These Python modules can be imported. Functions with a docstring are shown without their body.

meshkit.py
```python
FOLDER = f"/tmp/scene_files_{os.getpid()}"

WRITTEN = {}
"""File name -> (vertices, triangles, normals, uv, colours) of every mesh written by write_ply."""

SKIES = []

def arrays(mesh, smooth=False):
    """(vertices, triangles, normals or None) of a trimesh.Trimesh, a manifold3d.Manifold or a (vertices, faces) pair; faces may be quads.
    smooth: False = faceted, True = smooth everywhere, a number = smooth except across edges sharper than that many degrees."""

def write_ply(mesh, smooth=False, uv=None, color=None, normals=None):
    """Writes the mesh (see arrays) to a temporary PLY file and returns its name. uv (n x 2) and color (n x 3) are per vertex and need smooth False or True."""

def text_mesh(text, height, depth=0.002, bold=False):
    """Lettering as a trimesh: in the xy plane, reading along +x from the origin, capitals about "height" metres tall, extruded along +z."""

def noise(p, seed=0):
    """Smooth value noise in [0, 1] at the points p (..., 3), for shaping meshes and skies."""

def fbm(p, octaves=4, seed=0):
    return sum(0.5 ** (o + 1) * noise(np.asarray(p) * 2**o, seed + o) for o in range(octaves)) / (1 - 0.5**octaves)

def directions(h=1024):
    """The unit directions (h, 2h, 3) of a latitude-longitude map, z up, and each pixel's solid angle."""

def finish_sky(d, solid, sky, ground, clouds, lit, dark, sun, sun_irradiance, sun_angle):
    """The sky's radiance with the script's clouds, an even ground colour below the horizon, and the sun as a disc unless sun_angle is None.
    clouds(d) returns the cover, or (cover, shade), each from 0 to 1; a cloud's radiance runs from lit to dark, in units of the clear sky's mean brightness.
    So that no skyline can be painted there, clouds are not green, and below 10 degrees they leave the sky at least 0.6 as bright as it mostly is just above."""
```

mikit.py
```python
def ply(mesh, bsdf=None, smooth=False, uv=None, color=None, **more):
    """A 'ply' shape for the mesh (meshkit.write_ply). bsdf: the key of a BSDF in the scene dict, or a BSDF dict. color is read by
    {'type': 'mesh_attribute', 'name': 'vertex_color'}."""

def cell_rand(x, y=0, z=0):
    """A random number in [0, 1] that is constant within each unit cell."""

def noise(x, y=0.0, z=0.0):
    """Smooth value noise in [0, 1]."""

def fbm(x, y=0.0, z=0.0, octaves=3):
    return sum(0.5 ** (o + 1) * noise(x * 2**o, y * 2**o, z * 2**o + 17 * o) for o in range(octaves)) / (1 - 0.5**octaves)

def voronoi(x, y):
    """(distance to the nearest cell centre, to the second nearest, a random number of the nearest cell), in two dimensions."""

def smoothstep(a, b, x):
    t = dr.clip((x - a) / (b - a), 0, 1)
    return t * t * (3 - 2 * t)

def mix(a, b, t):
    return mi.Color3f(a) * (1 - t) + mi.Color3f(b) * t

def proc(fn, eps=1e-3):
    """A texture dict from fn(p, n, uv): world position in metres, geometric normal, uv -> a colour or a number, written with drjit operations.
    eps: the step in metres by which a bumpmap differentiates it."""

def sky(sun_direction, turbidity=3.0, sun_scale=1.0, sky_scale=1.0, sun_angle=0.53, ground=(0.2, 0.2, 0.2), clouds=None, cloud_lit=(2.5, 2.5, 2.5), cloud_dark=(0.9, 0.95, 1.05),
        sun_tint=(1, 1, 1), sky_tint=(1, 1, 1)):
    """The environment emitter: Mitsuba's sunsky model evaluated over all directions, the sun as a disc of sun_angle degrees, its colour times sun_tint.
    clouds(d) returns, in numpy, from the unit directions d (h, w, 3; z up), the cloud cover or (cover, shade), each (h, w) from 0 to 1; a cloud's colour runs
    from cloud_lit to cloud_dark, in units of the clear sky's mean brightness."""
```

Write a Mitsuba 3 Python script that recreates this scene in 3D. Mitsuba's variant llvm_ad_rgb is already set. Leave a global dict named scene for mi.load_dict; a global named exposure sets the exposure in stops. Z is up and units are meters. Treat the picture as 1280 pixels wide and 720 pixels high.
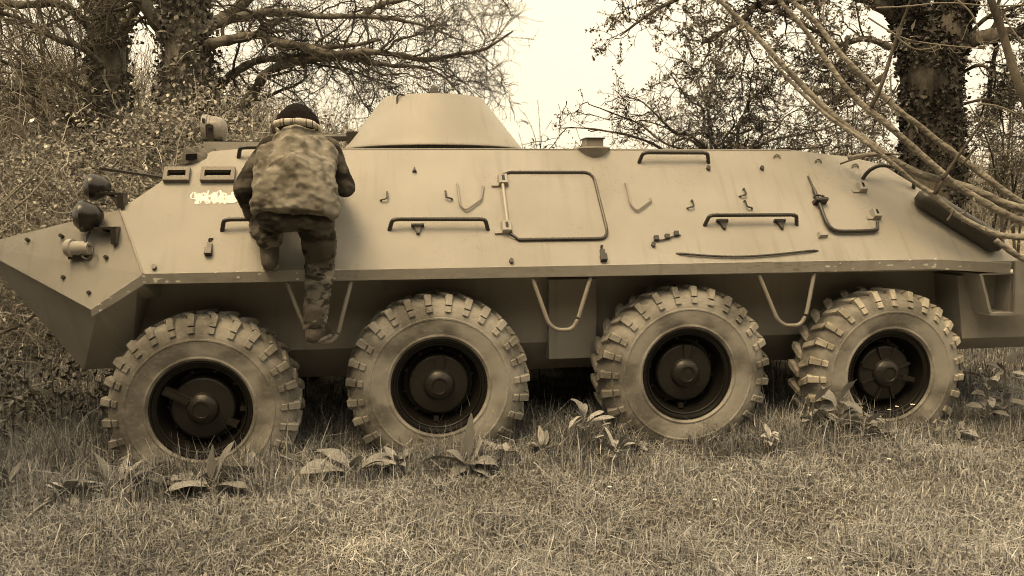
import math
import numpy as np, trimesh, manifold3d, drjit as dr, mitsuba as mi
import mikit, meshkit
from mikit import proc, noise, fbm, voronoi, cell_rand, smoothstep, mix
from manifold3d import Manifold

T = mi.ScalarTransform4f
scene, labels = {}, {}
A = np.array
rng = np.random.default_rng(7)

# ------------------------------------------------------------------ camera, sky, exposure
EYE = A([1.1243, -4.6364, 1.6348]); YAW, PITCH, ROLL, FOC = .1415, .1053, -.0064, 1000.0
_F = A([math.sin(YAW) * math.cos(PITCH), math.cos(YAW) * math.cos(PITCH), -math.sin(PITCH)])
_r = A([math.cos(YAW), -math.sin(YAW), 0]); _u = np.cross(_r, _F)
_R, _U = math.cos(ROLL) * _r + math.sin(ROLL) * _u, -math.sin(ROLL) * _r + math.cos(ROLL) * _u
scene['camera'] = {'type': 'perspective', 'fov': 2 * math.degrees(math.atan(640 / FOC)), 'fov_axis': 'x', 'near_clip': .05, 'far_clip': 900.0,
                   'to_world': T().look_at(origin=EYE.tolist(), target=(EYE + _F).tolist(), up=_U.tolist())}
exposure = 3.0
TINT = A([1.0, .845, .595])          # the warm toned light of the photograph


def overcast(d):
    e = np.clip(d[..., 2], 0, 1)
    return np.ones_like(e), np.clip(1 - e ** .8 + .25 * (meshkit.fbm(d * 3.0, 3, 5) - .5), 0, 1)


scene['sky'] = mikit.sky((-.26, -.30, .92), turbidity=3, sun_scale=.30, sun_angle=30, sun_tint=(1.0, .85, .57), clouds=overcast,
                         cloud_lit=tuple(2.5 * TINT), cloud_dark=tuple(1.7 * TINT), ground=(.16, .13, .085))


def at(px, py, y):
    """The point of the plane at depth y that lies along one sight line (1280 x 720)."""
    d = _F + _R * (px - 640) / FOC + _U * (360 - py) / FOC
    return EYE + d * ((y - EYE[1]) / d[1])


# ------------------------------------------------------------------ mesh helpers
def add(key, mesh, bsdf, smooth=False, **k):
    n, base = 0, key
    while key in scene:
        n += 1
        key = f'{base}_{n:03d}'
    scene[key] = mikit.ply(mesh, bsdf, smooth=smooth, **k)
    return key


def tag(key, label, cat=None, group=None, kind=None):
    e = {'label': label}
    if cat: e['category'] = cat
    if group: e['group'] = group
    if kind: e['kind'] = kind
    labels[key] = e


def stuffpart(key):
    labels[key] = {'kind': 'stuff'}


def cat(ms):
    ms = [m if isinstance(m, trimesh.Trimesh) else trimesh.Trimesh(m[0], m[1], process=False) for m in ms]
    return trimesh.util.concatenate(ms)


def box(lo, hi):
    lo, hi = A(lo, float), A(hi, float)
    m = trimesh.creation.box(hi - lo); m.apply_translation((lo + hi) / 2)
    return m


def hexa(p):
    """Eight points, first four one face, next four the opposite face."""
    m = trimesh.Trimesh(A(p, float), [[0, 1, 2], [0, 2, 3], [4, 6, 5], [4, 7, 6], [0, 4, 5], [0, 5, 1], [1, 5, 6], [1, 6, 2], [2, 6, 7], [2, 7, 3], [3, 7, 4], [3, 4, 0]], process=False)
    if m.volume < 0: m.invert()
    return m


def hull(p):
    return trimesh.Trimesh(A(p, float), process=False).convex_hull


def frames(P):
    t = np.gradient(P, axis=1)
    t /= np.linalg.norm(t, axis=2, keepdims=True) + 1e-12
    ref = np.where(np.abs(t[..., 2:]) < .9, A([0, 0, 1.0]), A([1.0, 0, 0]))
    a = np.cross(t, ref); a /= np.linalg.norm(a, axis=2, keepdims=True) + 1e-12
    return t, a, np.cross(t, a)


def tubes(P, R, sides=4, cap=False):
    """Many tapered tubes at once: P (n, k, 3), R (n, k)."""
    P, R = np.asarray(P, float), np.asarray(R, float)
    n, k = P.shape[:2]
    t, a, b = frames(P)
    g = np.arange(sides) * 2 * np.pi / sides
    V = P[:, :, None] + R[:, :, None, None] * (np.cos(g)[:, None] * a[:, :, None] + np.sin(g)[:, None] * b[:, :, None])
    base = (np.arange(n) * k * sides)[:, None, None]
    i, j = np.meshgrid(np.arange(k - 1), np.arange(sides), indexing='ij')
    j2 = (j + 1) % sides
    f = np.stack([np.stack([i * sides + j, i * sides + j2, (i + 1) * sides + j2], -1), np.stack([i * sides + j, (i + 1) * sides + j2, (i + 1) * sides + j], -1)], 2).reshape(1, -1, 3)
    V, Fc = V.reshape(-1, 3), (f + base).reshape(-1, 3)
    if cap:
        c0 = len(V)
        V = np.vstack([V, P[:, 0], P[:, -1]])
        js, js2 = np.arange(sides), (np.arange(sides) + 1) % sides
        for q in range(n):
            o, e = q * k * sides, q * k * sides + (k - 1) * sides
            Fc = np.vstack([Fc, np.stack([js2 + o, js + o, 0 * js + c0 + q], 1), np.stack([js + e, js2 + e, 0 * js + c0 + n + q], 1)])
    return trimesh.Trimesh(V, Fc, process=False)


def smooth_path(pts, n=40, rad=None):
    """Chaikin-smoothed polyline resampled to n points."""
    p = A(pts, float)
    for _ in range(3):
        q = np.empty((2 * len(p), p.shape[1])); q[0::2] = np.vstack([p[:1], .75 * p[:-1] + .25 * p[1:]]) if False else np.vstack([p[:1], .75 * p[1:] + .25 * p[:-1]])[:len(p)]
        q = [p[0]]
        for u, v in zip(p[:-1], p[1:]):
            q += [.75 * u + .25 * v, .25 * u + .75 * v]
        p = A(q + [p[-1]])
    s = np.r_[0, np.cumsum(np.linalg.norm(np.diff(p[:, :3], axis=0), axis=1))]
    t = np.linspace(0, s[-1], n)
    return np.stack([np.interp(t, s, p[:, c]) for c in range(p.shape[1])], 1)


def corner_path(pts, rad=.03, m=5):
    """Polyline with each inner corner replaced by an arc-like bend."""
    p, out = A(pts, float), [A(pts[0], float)]
    for i in range(1, len(p) - 1):
        u, v = p[i - 1] - p[i], p[i + 1] - p[i]
        r = min(rad, .45 * np.linalg.norm(u), .45 * np.linalg.norm(v))
        a, b = p[i] + u / np.linalg.norm(u) * r, p[i] + v / np.linalg.norm(v) * r
        for s in np.linspace(0, 1, m):
            out.append((1 - s) ** 2 * a + 2 * s * (1 - s) * p[i] + s * s * b)
    return A(out + [p[-1]])


def pipe(pts, r, sides=10, rad=.03):
    p = corner_path(pts, rad) if len(pts) > 2 else A(pts, float)
    d = np.r_[True, np.linalg.norm(np.diff(p, axis=0), axis=1) > 1e-6]
    p = p[d]
    return tubes(p[None], np.full((1, len(p)), r), sides, cap=True)


def lathe(profile, n=64, y=True):
    """Turns (radius, depth) about the y axis."""
    pr = A(profile, float); k = len(pr)
    g = np.arange(n) * 2 * np.pi / n
    V = np.stack([pr[None, :, 0] * np.cos(g)[:, None], np.broadcast_to(pr[None, :, 1], (n, k)), pr[None, :, 0] * np.sin(g)[:, None]], -1).reshape(-1, 3)
    i, j = np.meshgrid(np.arange(n), np.arange(k - 1), indexing='ij'); i2 = (i + 1) % n
    q = np.stack([i * k + j, i * k + j + 1, i2 * k + j + 1, i2 * k + j], -1).reshape(-1, 4)
    m = trimesh.Trimesh(V, np.vstack([q[:, [0, 1, 2]], q[:, [0, 2, 3]]]), process=False)
    m.update_faces(m.area_faces > 1e-12)
    if m.volume < 0: m.invert()
    return m


def zlathe(profile, n=64):
    m = lathe(profile, n)
    m.vertices = m.vertices[:, [0, 2, 1]]
    if m.volume < 0: m.invert()
    return m


def moved(m, t=(0, 0, 0), rot=None, axis=(0, 1, 0), s=None):
    m = m.copy()
    if s is not None: m.apply_scale(s)
    if rot is not None: m.apply_transform(trimesh.transformations.rotation_matrix(rot, axis))
    m.apply_translation(t)
    return m


# ------------------------------------------------------------------ materials
def principled(color, rough=.6, spec=.4, **k):
    return {'type': 'principled', 'base_color': color if isinstance(color, dict) else {'type': 'rgb', 'value': list(color)}, 'roughness': rough, 'specular': spec, **k}


def two(b):
    return {'type': 'twosided', 'bsdf': b}


def bump(b, fn, scale, eps=.002):
    return {'type': 'bumpmap', 'arbitrary': proc(fn, eps), 'scale': scale, 'bsdf': b}


def tan_paint(p, n, uv):
    big = fbm(p.x * 2.1, p.y * 2.1, p.z * 2.6, 3)
    streak = fbm(p.x * 26, p.y * 3, p.z * 2.2, 3)
    speck = smoothstep(.74, .80, noise(p.x * 95, p.y * 95, p.z * 95)) * smoothstep(.52, .7, fbm(p.x * 5, p.y * 5, p.z * 5, 2))
    c = mix((.268, .254, .226), (.324, .311, .284), smoothstep(.25, .75, big))
    c = mix(c, (.21, .197, .168), .35 * smoothstep(.55, .8, streak))
    return mix(c, (.17, .145, .115), .35 * speck)


def chipped_paint(p, n, uv):
    chip = smoothstep(.80, .83, noise(p.x * 34, p.y * 60, p.z * 60)) * smoothstep(.50, .6, noise(p.x * 3.1, 5.0, 2.0))
    scrape = smoothstep(.72, .78, noise(p.x * 16 + 40, p.y * 60, p.z * 90)) * smoothstep(.45, .6, noise(p.x * 2.3, 9.0, 1.0))
    return mix(mix(tan_paint(p, n, uv), (.16, .14, .115), .55 * scrape), (.66, .64, .58), chip)


def dirty_paint(p, n, uv):
    big = fbm(p.x * 4, p.y * 4, p.z * 4, 4)
    c = mix((.12, .111, .095), (.19, .177, .152), smoothstep(.3, .7, big))
    return mix(c, (.085, .076, .063), smoothstep(.55, .75, fbm(p.x * 14 + 9, p.y * 14, p.z * 14, 3)))


def rubber(p, n, uv):
    dust = fbm(p.x * 5, p.y * 5, p.z * 5, 4)
    fine = noise(p.x * 70, p.y * 70, p.z * 70)
    c = mix((.13, .124, .112), (.31, .297, .272), smoothstep(.30, .66, dust))
    return mix(c, (.34, .315, .275), .22 * smoothstep(.55, .9, fine))


def bark(dark, light, sx=9.0, sz=2.5):
    def f(p, n, uv):
        v = fbm(p.x * sx, p.y * sx, p.z * sz, 4)
        return mix(dark, light, smoothstep(.3, .7, v))
    return f


def camo(p, n, uv):
    a = fbm(p.x * 14 + 3, p.y * 14, p.z * 13, 3)
    b = fbm(p.x * 17 + 31, p.y * 17, p.z * 15 + 7, 3)
    c = mix((.135, .125, .105), (.225, .21, .18), smoothstep(.36, .62, a))
    c = mix(c, (.075, .066, .054), .8 * smoothstep(.50, .72, b))
    return mix(c, (.30, .28, .245), .6 * smoothstep(.54, .74, fbm(p.x * 15 + 77, p.y * 15, p.z * 13, 2)))


def camo_dark_shaded(p, n, uv):
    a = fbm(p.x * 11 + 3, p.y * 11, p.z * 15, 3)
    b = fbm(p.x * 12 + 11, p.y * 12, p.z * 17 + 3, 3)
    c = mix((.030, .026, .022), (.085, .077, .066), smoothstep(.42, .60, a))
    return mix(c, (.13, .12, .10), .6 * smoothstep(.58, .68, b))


def camo_leg(p, n, uv):
    a = fbm(p.x * 15 + 3, p.y * 15, p.z * 22, 3)
    b = fbm(p.x * 16 + 11, p.y * 16, p.z * 24 + 3, 3)
    c = mix((.055, .05, .042), (.15, .138, .118), smoothstep(.42, .58, a))
    return mix(c, (.25, .235, .205), .75 * smoothstep(.56, .66, b))


def scarf_stripes(p, n, uv):
    s = noise(p.x * 190, 0.0, p.z * 4)
    return mix((.50, .47, .41), (.13, .11, .095), smoothstep(.52, .68, s))


def soil(p, n, uv):
    v = fbm(p.x * 6, p.y * 6, 0, 4)
    return mix((.08, .072, .06), (.17, .155, .125), smoothstep(.3, .7, v))


def ring_grain(p, n, uv):
    return fbm(p.x * 30, p.y * 30, p.z * 30, 3)


def fold(p, n, uv):
    return fbm(p.x * 16, p.y * 16, p.z * 26, 3)


VC = {'type': 'mesh_attribute', 'name': 'vertex_color'}
scene['paint'] = bump(principled(proc(tan_paint), .52, .45), lambda p, n, uv: fbm(p.x * 7, p.y * 7, p.z * 7, 3), .0035, .01)
scene['dirty'] = two(principled(proc(dirty_paint), .8, .25))
scene['fenderpaint'] = bump(principled(proc(chipped_paint), .55, .4), ring_grain, .002, .004)
scene['rubber'] = bump(principled(proc(rubber), .85, .25), ring_grain, .004, .003)
scene['black'] = two(principled((.010, .009, .008), .36, .3))
scene['tread_dusty'] = bump(principled(proc(lambda p, n, uv: mix((.26, .24, .205), (.46, .43, .375), smoothstep(.3, .65, fbm(p.x * 11, p.y * 11, p.z * 11, 3)))), .85, .25), ring_grain, .004, .003)
scene['lampblack'] = principled((.016, .014, .012), .28, .5)
scene['lampgrey'] = bump(principled((.22, .205, .18), .4, .5), ring_grain, .003, .004)
scene['hubpaint'] = two(bump(principled((.018, .016, .014), .38, .4), ring_grain, .002, .003))
scene['steel'] = principled((.23, .21, .185), .5, .5)
scene['darksteel'] = bump(principled((.034, .030, .026), .40, .5), ring_grain, .002, .003)
scene['paleenamel'] = bump(principled((.36, .34, .30), .4, .5), ring_grain, .002, .003)
scene['lens'] = principled((.012, .012, .012), .08, .6)
scene['whitepaint'] = two(principled((.86, .85, .80), .6, .3))
scene['cloth_camo'] = two(bump(principled(proc(camo), .95, .1), fold, .012, .005))
scene['cloth_dark_shaded'] = two(bump(principled(proc(camo_dark_shaded), .95, .1), fold, .012, .005))  # dark camo; shade on seat, thighs and left arm is in this colour
scene['cloth_leg'] = two(bump(principled(proc(camo_leg), .95, .1), fold, .012, .005))
scene['cloth_dark'] = two(bump(principled((.022, .017, .015), .95, .1), fold, .008, .005))
scene['hat'] = two(bump(principled((.012, .009, .009), .95, .1), ring_grain, .006, .003))
scene['framesteel'] = principled((.15, .135, .115), .5, .4)
scene['scarf'] = two(principled(proc(scarf_stripes), .95, .1))
scene['skin'] = principled((.26, .225, .19), .5, .4)
scene['leather'] = bump(principled((.085, .073, .062), .6, .35), fold, .006, .004)
scene['soil'] = principled(proc(soil), 1.0, .0)
scene['bark_dark'] = bump(principled(proc(bark((.045, .04, .034), (.135, .12, .10))), .95, .1), lambda p, n, uv: fbm(p.x * 14, p.y * 14, p.z * 4, 4), .05, .01)
scene['bark_mid'] = bump(principled(proc(bark((.075, .068, .058), (.19, .174, .148))), .95, .1), lambda p, n, uv: fbm(p.x * 14, p.y * 14, p.z * 4, 4), .05, .01)
scene['bark_pale'] = bump(principled(proc(bark((.15, .138, .117), (.27, .25, .213), 9.0, 9.0)), .8, .2), lambda p, n, uv: fbm(p.x * 45, p.y * 45, p.z * 45, 3), .018, .004)
scene['twig'] = two({'type': 'diffuse', 'reflectance': VC})
scene['leaf'] = two(principled(VC, .55, .35))
scene['blade'] = two({'type': 'diffuse', 'reflectance': VC})

# ------------------------------------------------------------------ ground
def ground_h(x, y):
    x, y = np.asarray(x, float), np.asarray(y, float)
    near = np.clip((y + 1.3) / .9, 0, 1); near = near * near * (3 - 2 * near)
    base = -.03 + near * np.interp(x, [-3, -.5, 0, .7, 1.35, 2.1, 2.9, 3.5, 4.2, 5, 7], [.08, .10, .125, .14, .145, .145, .135, .13, .135, .13, .09])
    q = np.stack([x * .9, y * .9, 0 * x], -1)
    return base + .07 * (meshkit.fbm(q, 3, 3) - .5) + .02 * (meshkit.noise(q * 5, 9) - .5)


gx = np.r_[-300, -120, -50, -22, np.linspace(-12, 16, 113), 26, 60, 140, 300]
gy = np.r_[-60, -25, -12, np.linspace(-6, 14, 81), 24, 50, 120, 300]
GX, GY = np.meshgrid(gx, gy, indexing='ij')
gi, gj = np.meshgrid(np.arange(len(gx) - 1), np.arange(len(gy) - 1), indexing='ij')
w_ = len(gy)
add('ground', (np.stack([GX, GY, ground_h(GX, GY)], -1).reshape(-1, 3), np.stack([gi * w_ + gj, (gi + 1) * w_ + gj, (gi + 1) * w_ + gj + 1, gi * w_ + gj + 1], -1).reshape(-1, 4)), 'soil', smooth=True)
tag('ground', 'earth of the meadow under the grass', kind='structure')

# ------------------------------------------------------------------ the armoured vehicle
V = 'armoured_vehicle'
tag(V, 'eight wheeled tan armoured personnel carrier parked on rough grass', 'armoured vehicle')
TP, NP = A([0, .6097, .7926]), A([0, -.7926, .6097])


def S(x, z, off=0.0):
    """A point on the sloping near side plate at length x and height z, off metres proud of it."""
    return A([x, .7692 * (z - 1.25), z]) + NP * off


def mir(p):
    p = A(p, float)
    return np.vstack([p, p * [1, -1, 1] + [0, 2.8, 0]])


side_outline = [(-.272, 1.262), (-.459, 1.614), (-.144, 1.872), (.006, 1.965), (.20, 1.985), (3.80, 1.985), (4.19, 1.94), (4.41, 1.887), (4.624, 1.721), (5.07, 1.376), (5.12, 1.27), (5.06, 1.245)]
up = [S(x, z) for x, z in side_outline] + [A([-.272, .024, 1.203]), A([4.5, .024, 1.203]), A([5.07, .024, 1.19])]
upper = hull(mir(up))
bow = hull(mir([S(-.272, 1.262), S(-.459, 1.614), (-.544, 0, 1.066), (-1.335, .446, 1.408), (-.30, .35, 1.1), (-.285, .01, 1.21)]))
add(f'{V}__hull', cat([upper, bow]), 'paint')
add(f'{V}__lower_bow', hull(mir([(-.530, .03, 1.055), (-1.315, .455, 1.385), (-.765, .43, .655), (-.50, .45, .655), (-.34, .40, 1.12), (-.32, .06, 1.19)])), 'paint')
low = cat([hull(mir([(-.5, .40, 1.2), (-.5, .40, .74), (-.45, .62, .52), (5.2, .40, 1.2), (5.2, .40, .74), (5.1, .62, .52)])),
           hull(mir([(4.78, .16, 1.14), (5.6, .16, 1.14), (4.84, .16, .72), (5.55, .16, .72), (4.9, .3, .62), (5.5, .3, .62)])),
           hull(mir([(2.07, .34, 1.15), (2.07, .34, .64), (2.38, .34, .64), (2.38, .34, 1.15), (2.07, .45, .63), (2.36, .45, .63)]))])
add(f'{V}__lower_hull', low, 'paint')

add(f'{V}__weld_bead', cat([tubes(A([[S(-.272, 1.262, .001), S(-.366, 1.44, .001), S(-.459, 1.612, .001)]]), A([[.006, .007, .006]]), 7), tubes(A([[S(.21, 1.984, .0), S(2.0, 1.984, 0), S(3.79, 1.984, 0)]]), A([[.005, .006, .005]]), 7)]), 'paint', smooth=True)
# fender edge: thin plate along the bottom of the side plate, bent down in front of the first wheel
def strip(path):
    q = []
    for (x0, zt0, zb0, y0), (x1, zt1, zb1, y1) in zip(path[:-1], path[1:]):
        a, b, c, d = A([x0, y0 - .006, zt0]), A([x1, y1 - .006, zt1]), A([x1, y1 + .001, zb1]), A([x0, y0 + .001, zb0])
        o = A([0, .007, .003])
        q.append(hexa([a, b, c, d, a + o, b + o, c + o, d + o]))
    return cat(q)


add(f'{V}__fender_edge', strip([(-.548, 1.070, 1.030, -.004), (-.40, 1.172, 1.118, -.002), (-.266, 1.262, 1.205, .002), (.9, 1.264, 1.203, .002), (2.3, 1.266, 1.200, .002), (3.6, 1.268, 1.200, .002), (4.50, 1.266, 1.203, .002), (5.03, 1.232, 1.165, -.004)]), 'fenderpaint')

# wheels
ty = [(.262, .045), (.270, .026), (.283, .010), (.296, .002), (.300, -.006), (.306, -.006), (.312, -.003), (.345, -.010), (.398, -.013), (.402, -.016), (.410, -.016), (.414, -.012), (.43, -.010), (.475, .006), (.508, .038), (.523, .08), (.530, .165)]
ty = ty + [(r, .33 - h) for r, h in ty[-2::-1]]
CARCASS, TYRE = lathe(ty[::-1], 72), []
NL = 27
for back in (0, 1):
    for i in range(NL):
        a = (i + .5 * back) * 2 * np.pi / NL
        jit = rng.normal(0, .006)
        def P(r, h, da):
            hh = .33 - h if back else h
            return A([r * math.cos(a + da + jit), hh, r * math.sin(a + da + jit)])
        w = .043
        for (prof, d0, d1) in (([(.488, -.001), (.546, .034), (.530, .075), (.480, .030)], 0, 0), ([(.520, .078), (.546, .048), (.547, .158), (.522, .158)], .015, .10), ([(.448, -.018), (.478, -.005), (.479, .02), (.446, .01)], .0, .0)):
            sh = [d0 if h < .1 else d1 for r, h in prof]
            k = [w * .80, w * .80, w * 1.1, w * 1.25] if prof[0][0] != .520 else [w * 1.25, w * .85, w * .70, w * 1.0]
            TYRE.append(hexa([P(r, h, s - kk) for (r, h), s, kk in zip(prof, sh, k)] + [P(r, h, s + kk) for (r, h), s, kk in zip(prof, sh, k)]))
TYRE = cat(TYRE)
RIM = cat([lathe([(.262, .06), (.284, .030), (.288, .014), (.283, .004), (.274, .004), (.268, .016), (.255, .022), (.250, .016), (.244, .020), (.238, .05), (.226, .10), (.205, .135), (.18, .14), (.0, .14)][::-1], 72)]
          + [moved(trimesh.creation.cylinder(.011, .022, sections=6), (.208 * math.cos(g), .13, .208 * math.sin(g)), np.pi / 2, (1, 0, 0)) for g in np.arange(10) * 2 * np.pi / 10])


def hub_mesh(kind):
    drum = lathe([(.182, .14), (.182, .085), (.176, .068), (.165, .060), (.10, .050), (.094, .050), (.088, .034), (.080, .024), (.060, .010), (.045, .006), (.042, .012), (.0, .010)][::-1], 56)
    ms = [drum]
    bar = lambda g, r0, r1, w, h0, h1: moved(hexa([(r0, h0, -w), (r1, h0, -w), (r1, h0, w), (r0, h0, w), (r0, h1, -w), (r1, h1, -w), (r1, h1, w), (r0, h1, w)]), (0, 0, 0), -g)
    if kind == 0:      # front wheel: pipe guard reaching past the drum, a lug opposite
        ms += [bar(math.radians(150), .07, .235, .026, .030, .075), bar(math.radians(150), .08, .22, .013, .018, .05), bar(math.radians(-30), .15, .215, .018, .045, .10), bar(math.radians(-4), .205, .235, .012, .06, .10)]
    elif kind in (1, 2):
        g = math.radians(88 if kind == 1 else 84)
        ms += [bar(g + .17, .09, .178, .004, .040, .075), bar(g - .17, .09, .178, .004, .040, .075), bar(g, .085, .176, .022, .046, .08), bar(math.radians(-95), .195, .225, .014, .06, .12)]
    else:
        for i in range(8):
            ms.append(bar(math.radians(20 + 45 * i + 6 * (i % 2)), .09, .176, .006, .042, .075))
        ms.append(bar(math.radians(-14), .12, .20, .014, .035, .075))
    return cat(ms)


WX, WZ = (0, 1.35, 2.875, 4.225), (.480, .5655, .5815, .530)
tyre_ply, rim_ply = mikit.ply(CARCASS, 'rubber', smooth=32), mikit.ply(RIM, 'black', smooth=35)
tread_ply = [mikit.ply(TYRE, m) for m in ('rubber', 'rubber', 'rubber', 'tread_dusty')]
hub_ply = [mikit.ply(hub_mesh(k), 'hubpaint', smooth=35) for k in range(4)]
n = 0
for far in (0, 1):
    for i in range(4):
        w = f'{V}__wheel' + (f'_{n:03d}' if n else '')
        M = T().translate([WX[i], 2.8 if far else 0.0, WZ[i]])
        if far: M = M @ T().rotate([0, 0, 1], 180)
        for part, d, turn in (('tyre', tyre_ply, 37 * i + 5 * far), ('tread', tread_ply[i], 37 * i + 5 * far), ('rim', rim_ply, 23 * i), ('hub', hub_ply[i], 0)):
            scene[f'{w}__{part}'] = {**d, 'to_world': M @ T().rotate([0, 1, 0], turn)}
        n += 1
labels[f'{V}__wheel_003__tread'] = {'label': 'pale dusty tread blocks of the rear wheel'}
for i in range(4):
    add(f'{V}__axle', tubes(A([[(WX[i], .13, WZ[i]), (WX[i], 2.67, WZ[i])]]), A([[.09, .09]]), 14, True), 'dirty', smooth=35)

# turret
TC = A([1.405, 1.40, 0])
add(f'{V}__turret', moved(zlathe([(.58, 1.96), (.58, 2.026), (.655, 2.028), (.652, 2.040), (.378, 2.385), (.366, 2.398), (.0, 2.412)], 96), TC), 'paint', smooth=28)
add(f'{V}__turret__ring', moved(zlathe([(.585, 1.985), (.60, 1.985), (.60, 2.024), (.585, 2.024)], 64), TC), 'darksteel', smooth=28)


def eye(c, u, v, nrm, w, h, r):
    """A small lifting eye: legs at -w/2 and w/2 along u, arch along v."""
    g = np.linspace(0, np.pi, 9)
    p = [c - u * w / 2 - nrm * .01] + [c - u * np.cos(a) * w / 2 + v * (h - w / 2 + np.sin(a) * w / 2) for a in g] + [c + u * w / 2 - nrm * .01]
    p = A(p)
    return tubes(p[None], np.full((1, len(p)), r), 7, True)


X_, Z_ = A([1.0, 0, 0]), A([0, 0, 1.0])
te = TC + A([-.235, -.335, 2.33])
add(f'{V}__turret__lifting_eye', eye(te, X_, A([0, .45, .89]), A([0, -.8, .6]), .056, .075, .0075), 'darksteel', smooth=40)
add(f'{V}__turret__sight_head', hull([(1.365, 1.32, 2.40), (1.455, 1.32, 2.40), (1.365, 1.46, 2.40), (1.455, 1.46, 2.40), (1.385, 1.34, 2.475), (1.435, 1.34, 2.475), (1.385, 1.43, 2.475), (1.435, 1.43, 2.475), (1.40, 1.36, 2.50), (1.42, 1.36, 2.50), (1.41, 1.42, 2.50)]), 'darksteel', smooth=40)
add(f'{V}__turret__pin', moved(trimesh.creation.cone(.012, .07, sections=8), (1.80, 1.33, 2.30)), 'darksteel')
gun = cat([tubes(A([[(.86, 1.3, 2.115), (.60, 1.3, 2.11), (.46, 1.3, 2.10)]]), A([[.03, .025, .018]]), 14, True), box((.78, 1.22, 2.07), (.95, 1.38, 2.15))])
add(f'{V}__turret__gun_mount', gun, 'darksteel', smooth=35)


# grab handles
def handle(x0, z0, x1, z1, ht, name='grab_handle', out=.055, r=.0125, lean=.05):
    p = [S(x0, z0, -.01), S(x0 + .02, z0 + ht * .45, out), S(x0 + lean, z0 + ht * .55, out), S(x1 - lean, z1 + ht * .55, out), S(x1 - .02, z1 + ht * .45, out), S(x1, z1, -.01)]
    return add(f'{V}__{name}', pipe(p, r, 10, .045), 'darksteel', smooth=40)


handle(.119, 1.487, .67, 1.487, .06)
handle(1.075, 1.480, 1.668, 1.476, .06)
handle(3.035, 1.487, 3.655, 1.485, .06)
handle(2.70, 1.893, 3.182, 1.893, .06)
handle(.165, 1.925, .50, 1.93, .05)
add(f'{V}__grab_handle', pipe([S(4.236, 1.785, -.01), S(4.25, 1.80, .06), S(4.33, 1.825, .085), S(4.48, 1.80, .085), S(4.56, 1.74, .06), S(4.58, 1.72, -.01)], .013, 10, .05), 'darksteel', smooth=40)

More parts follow.
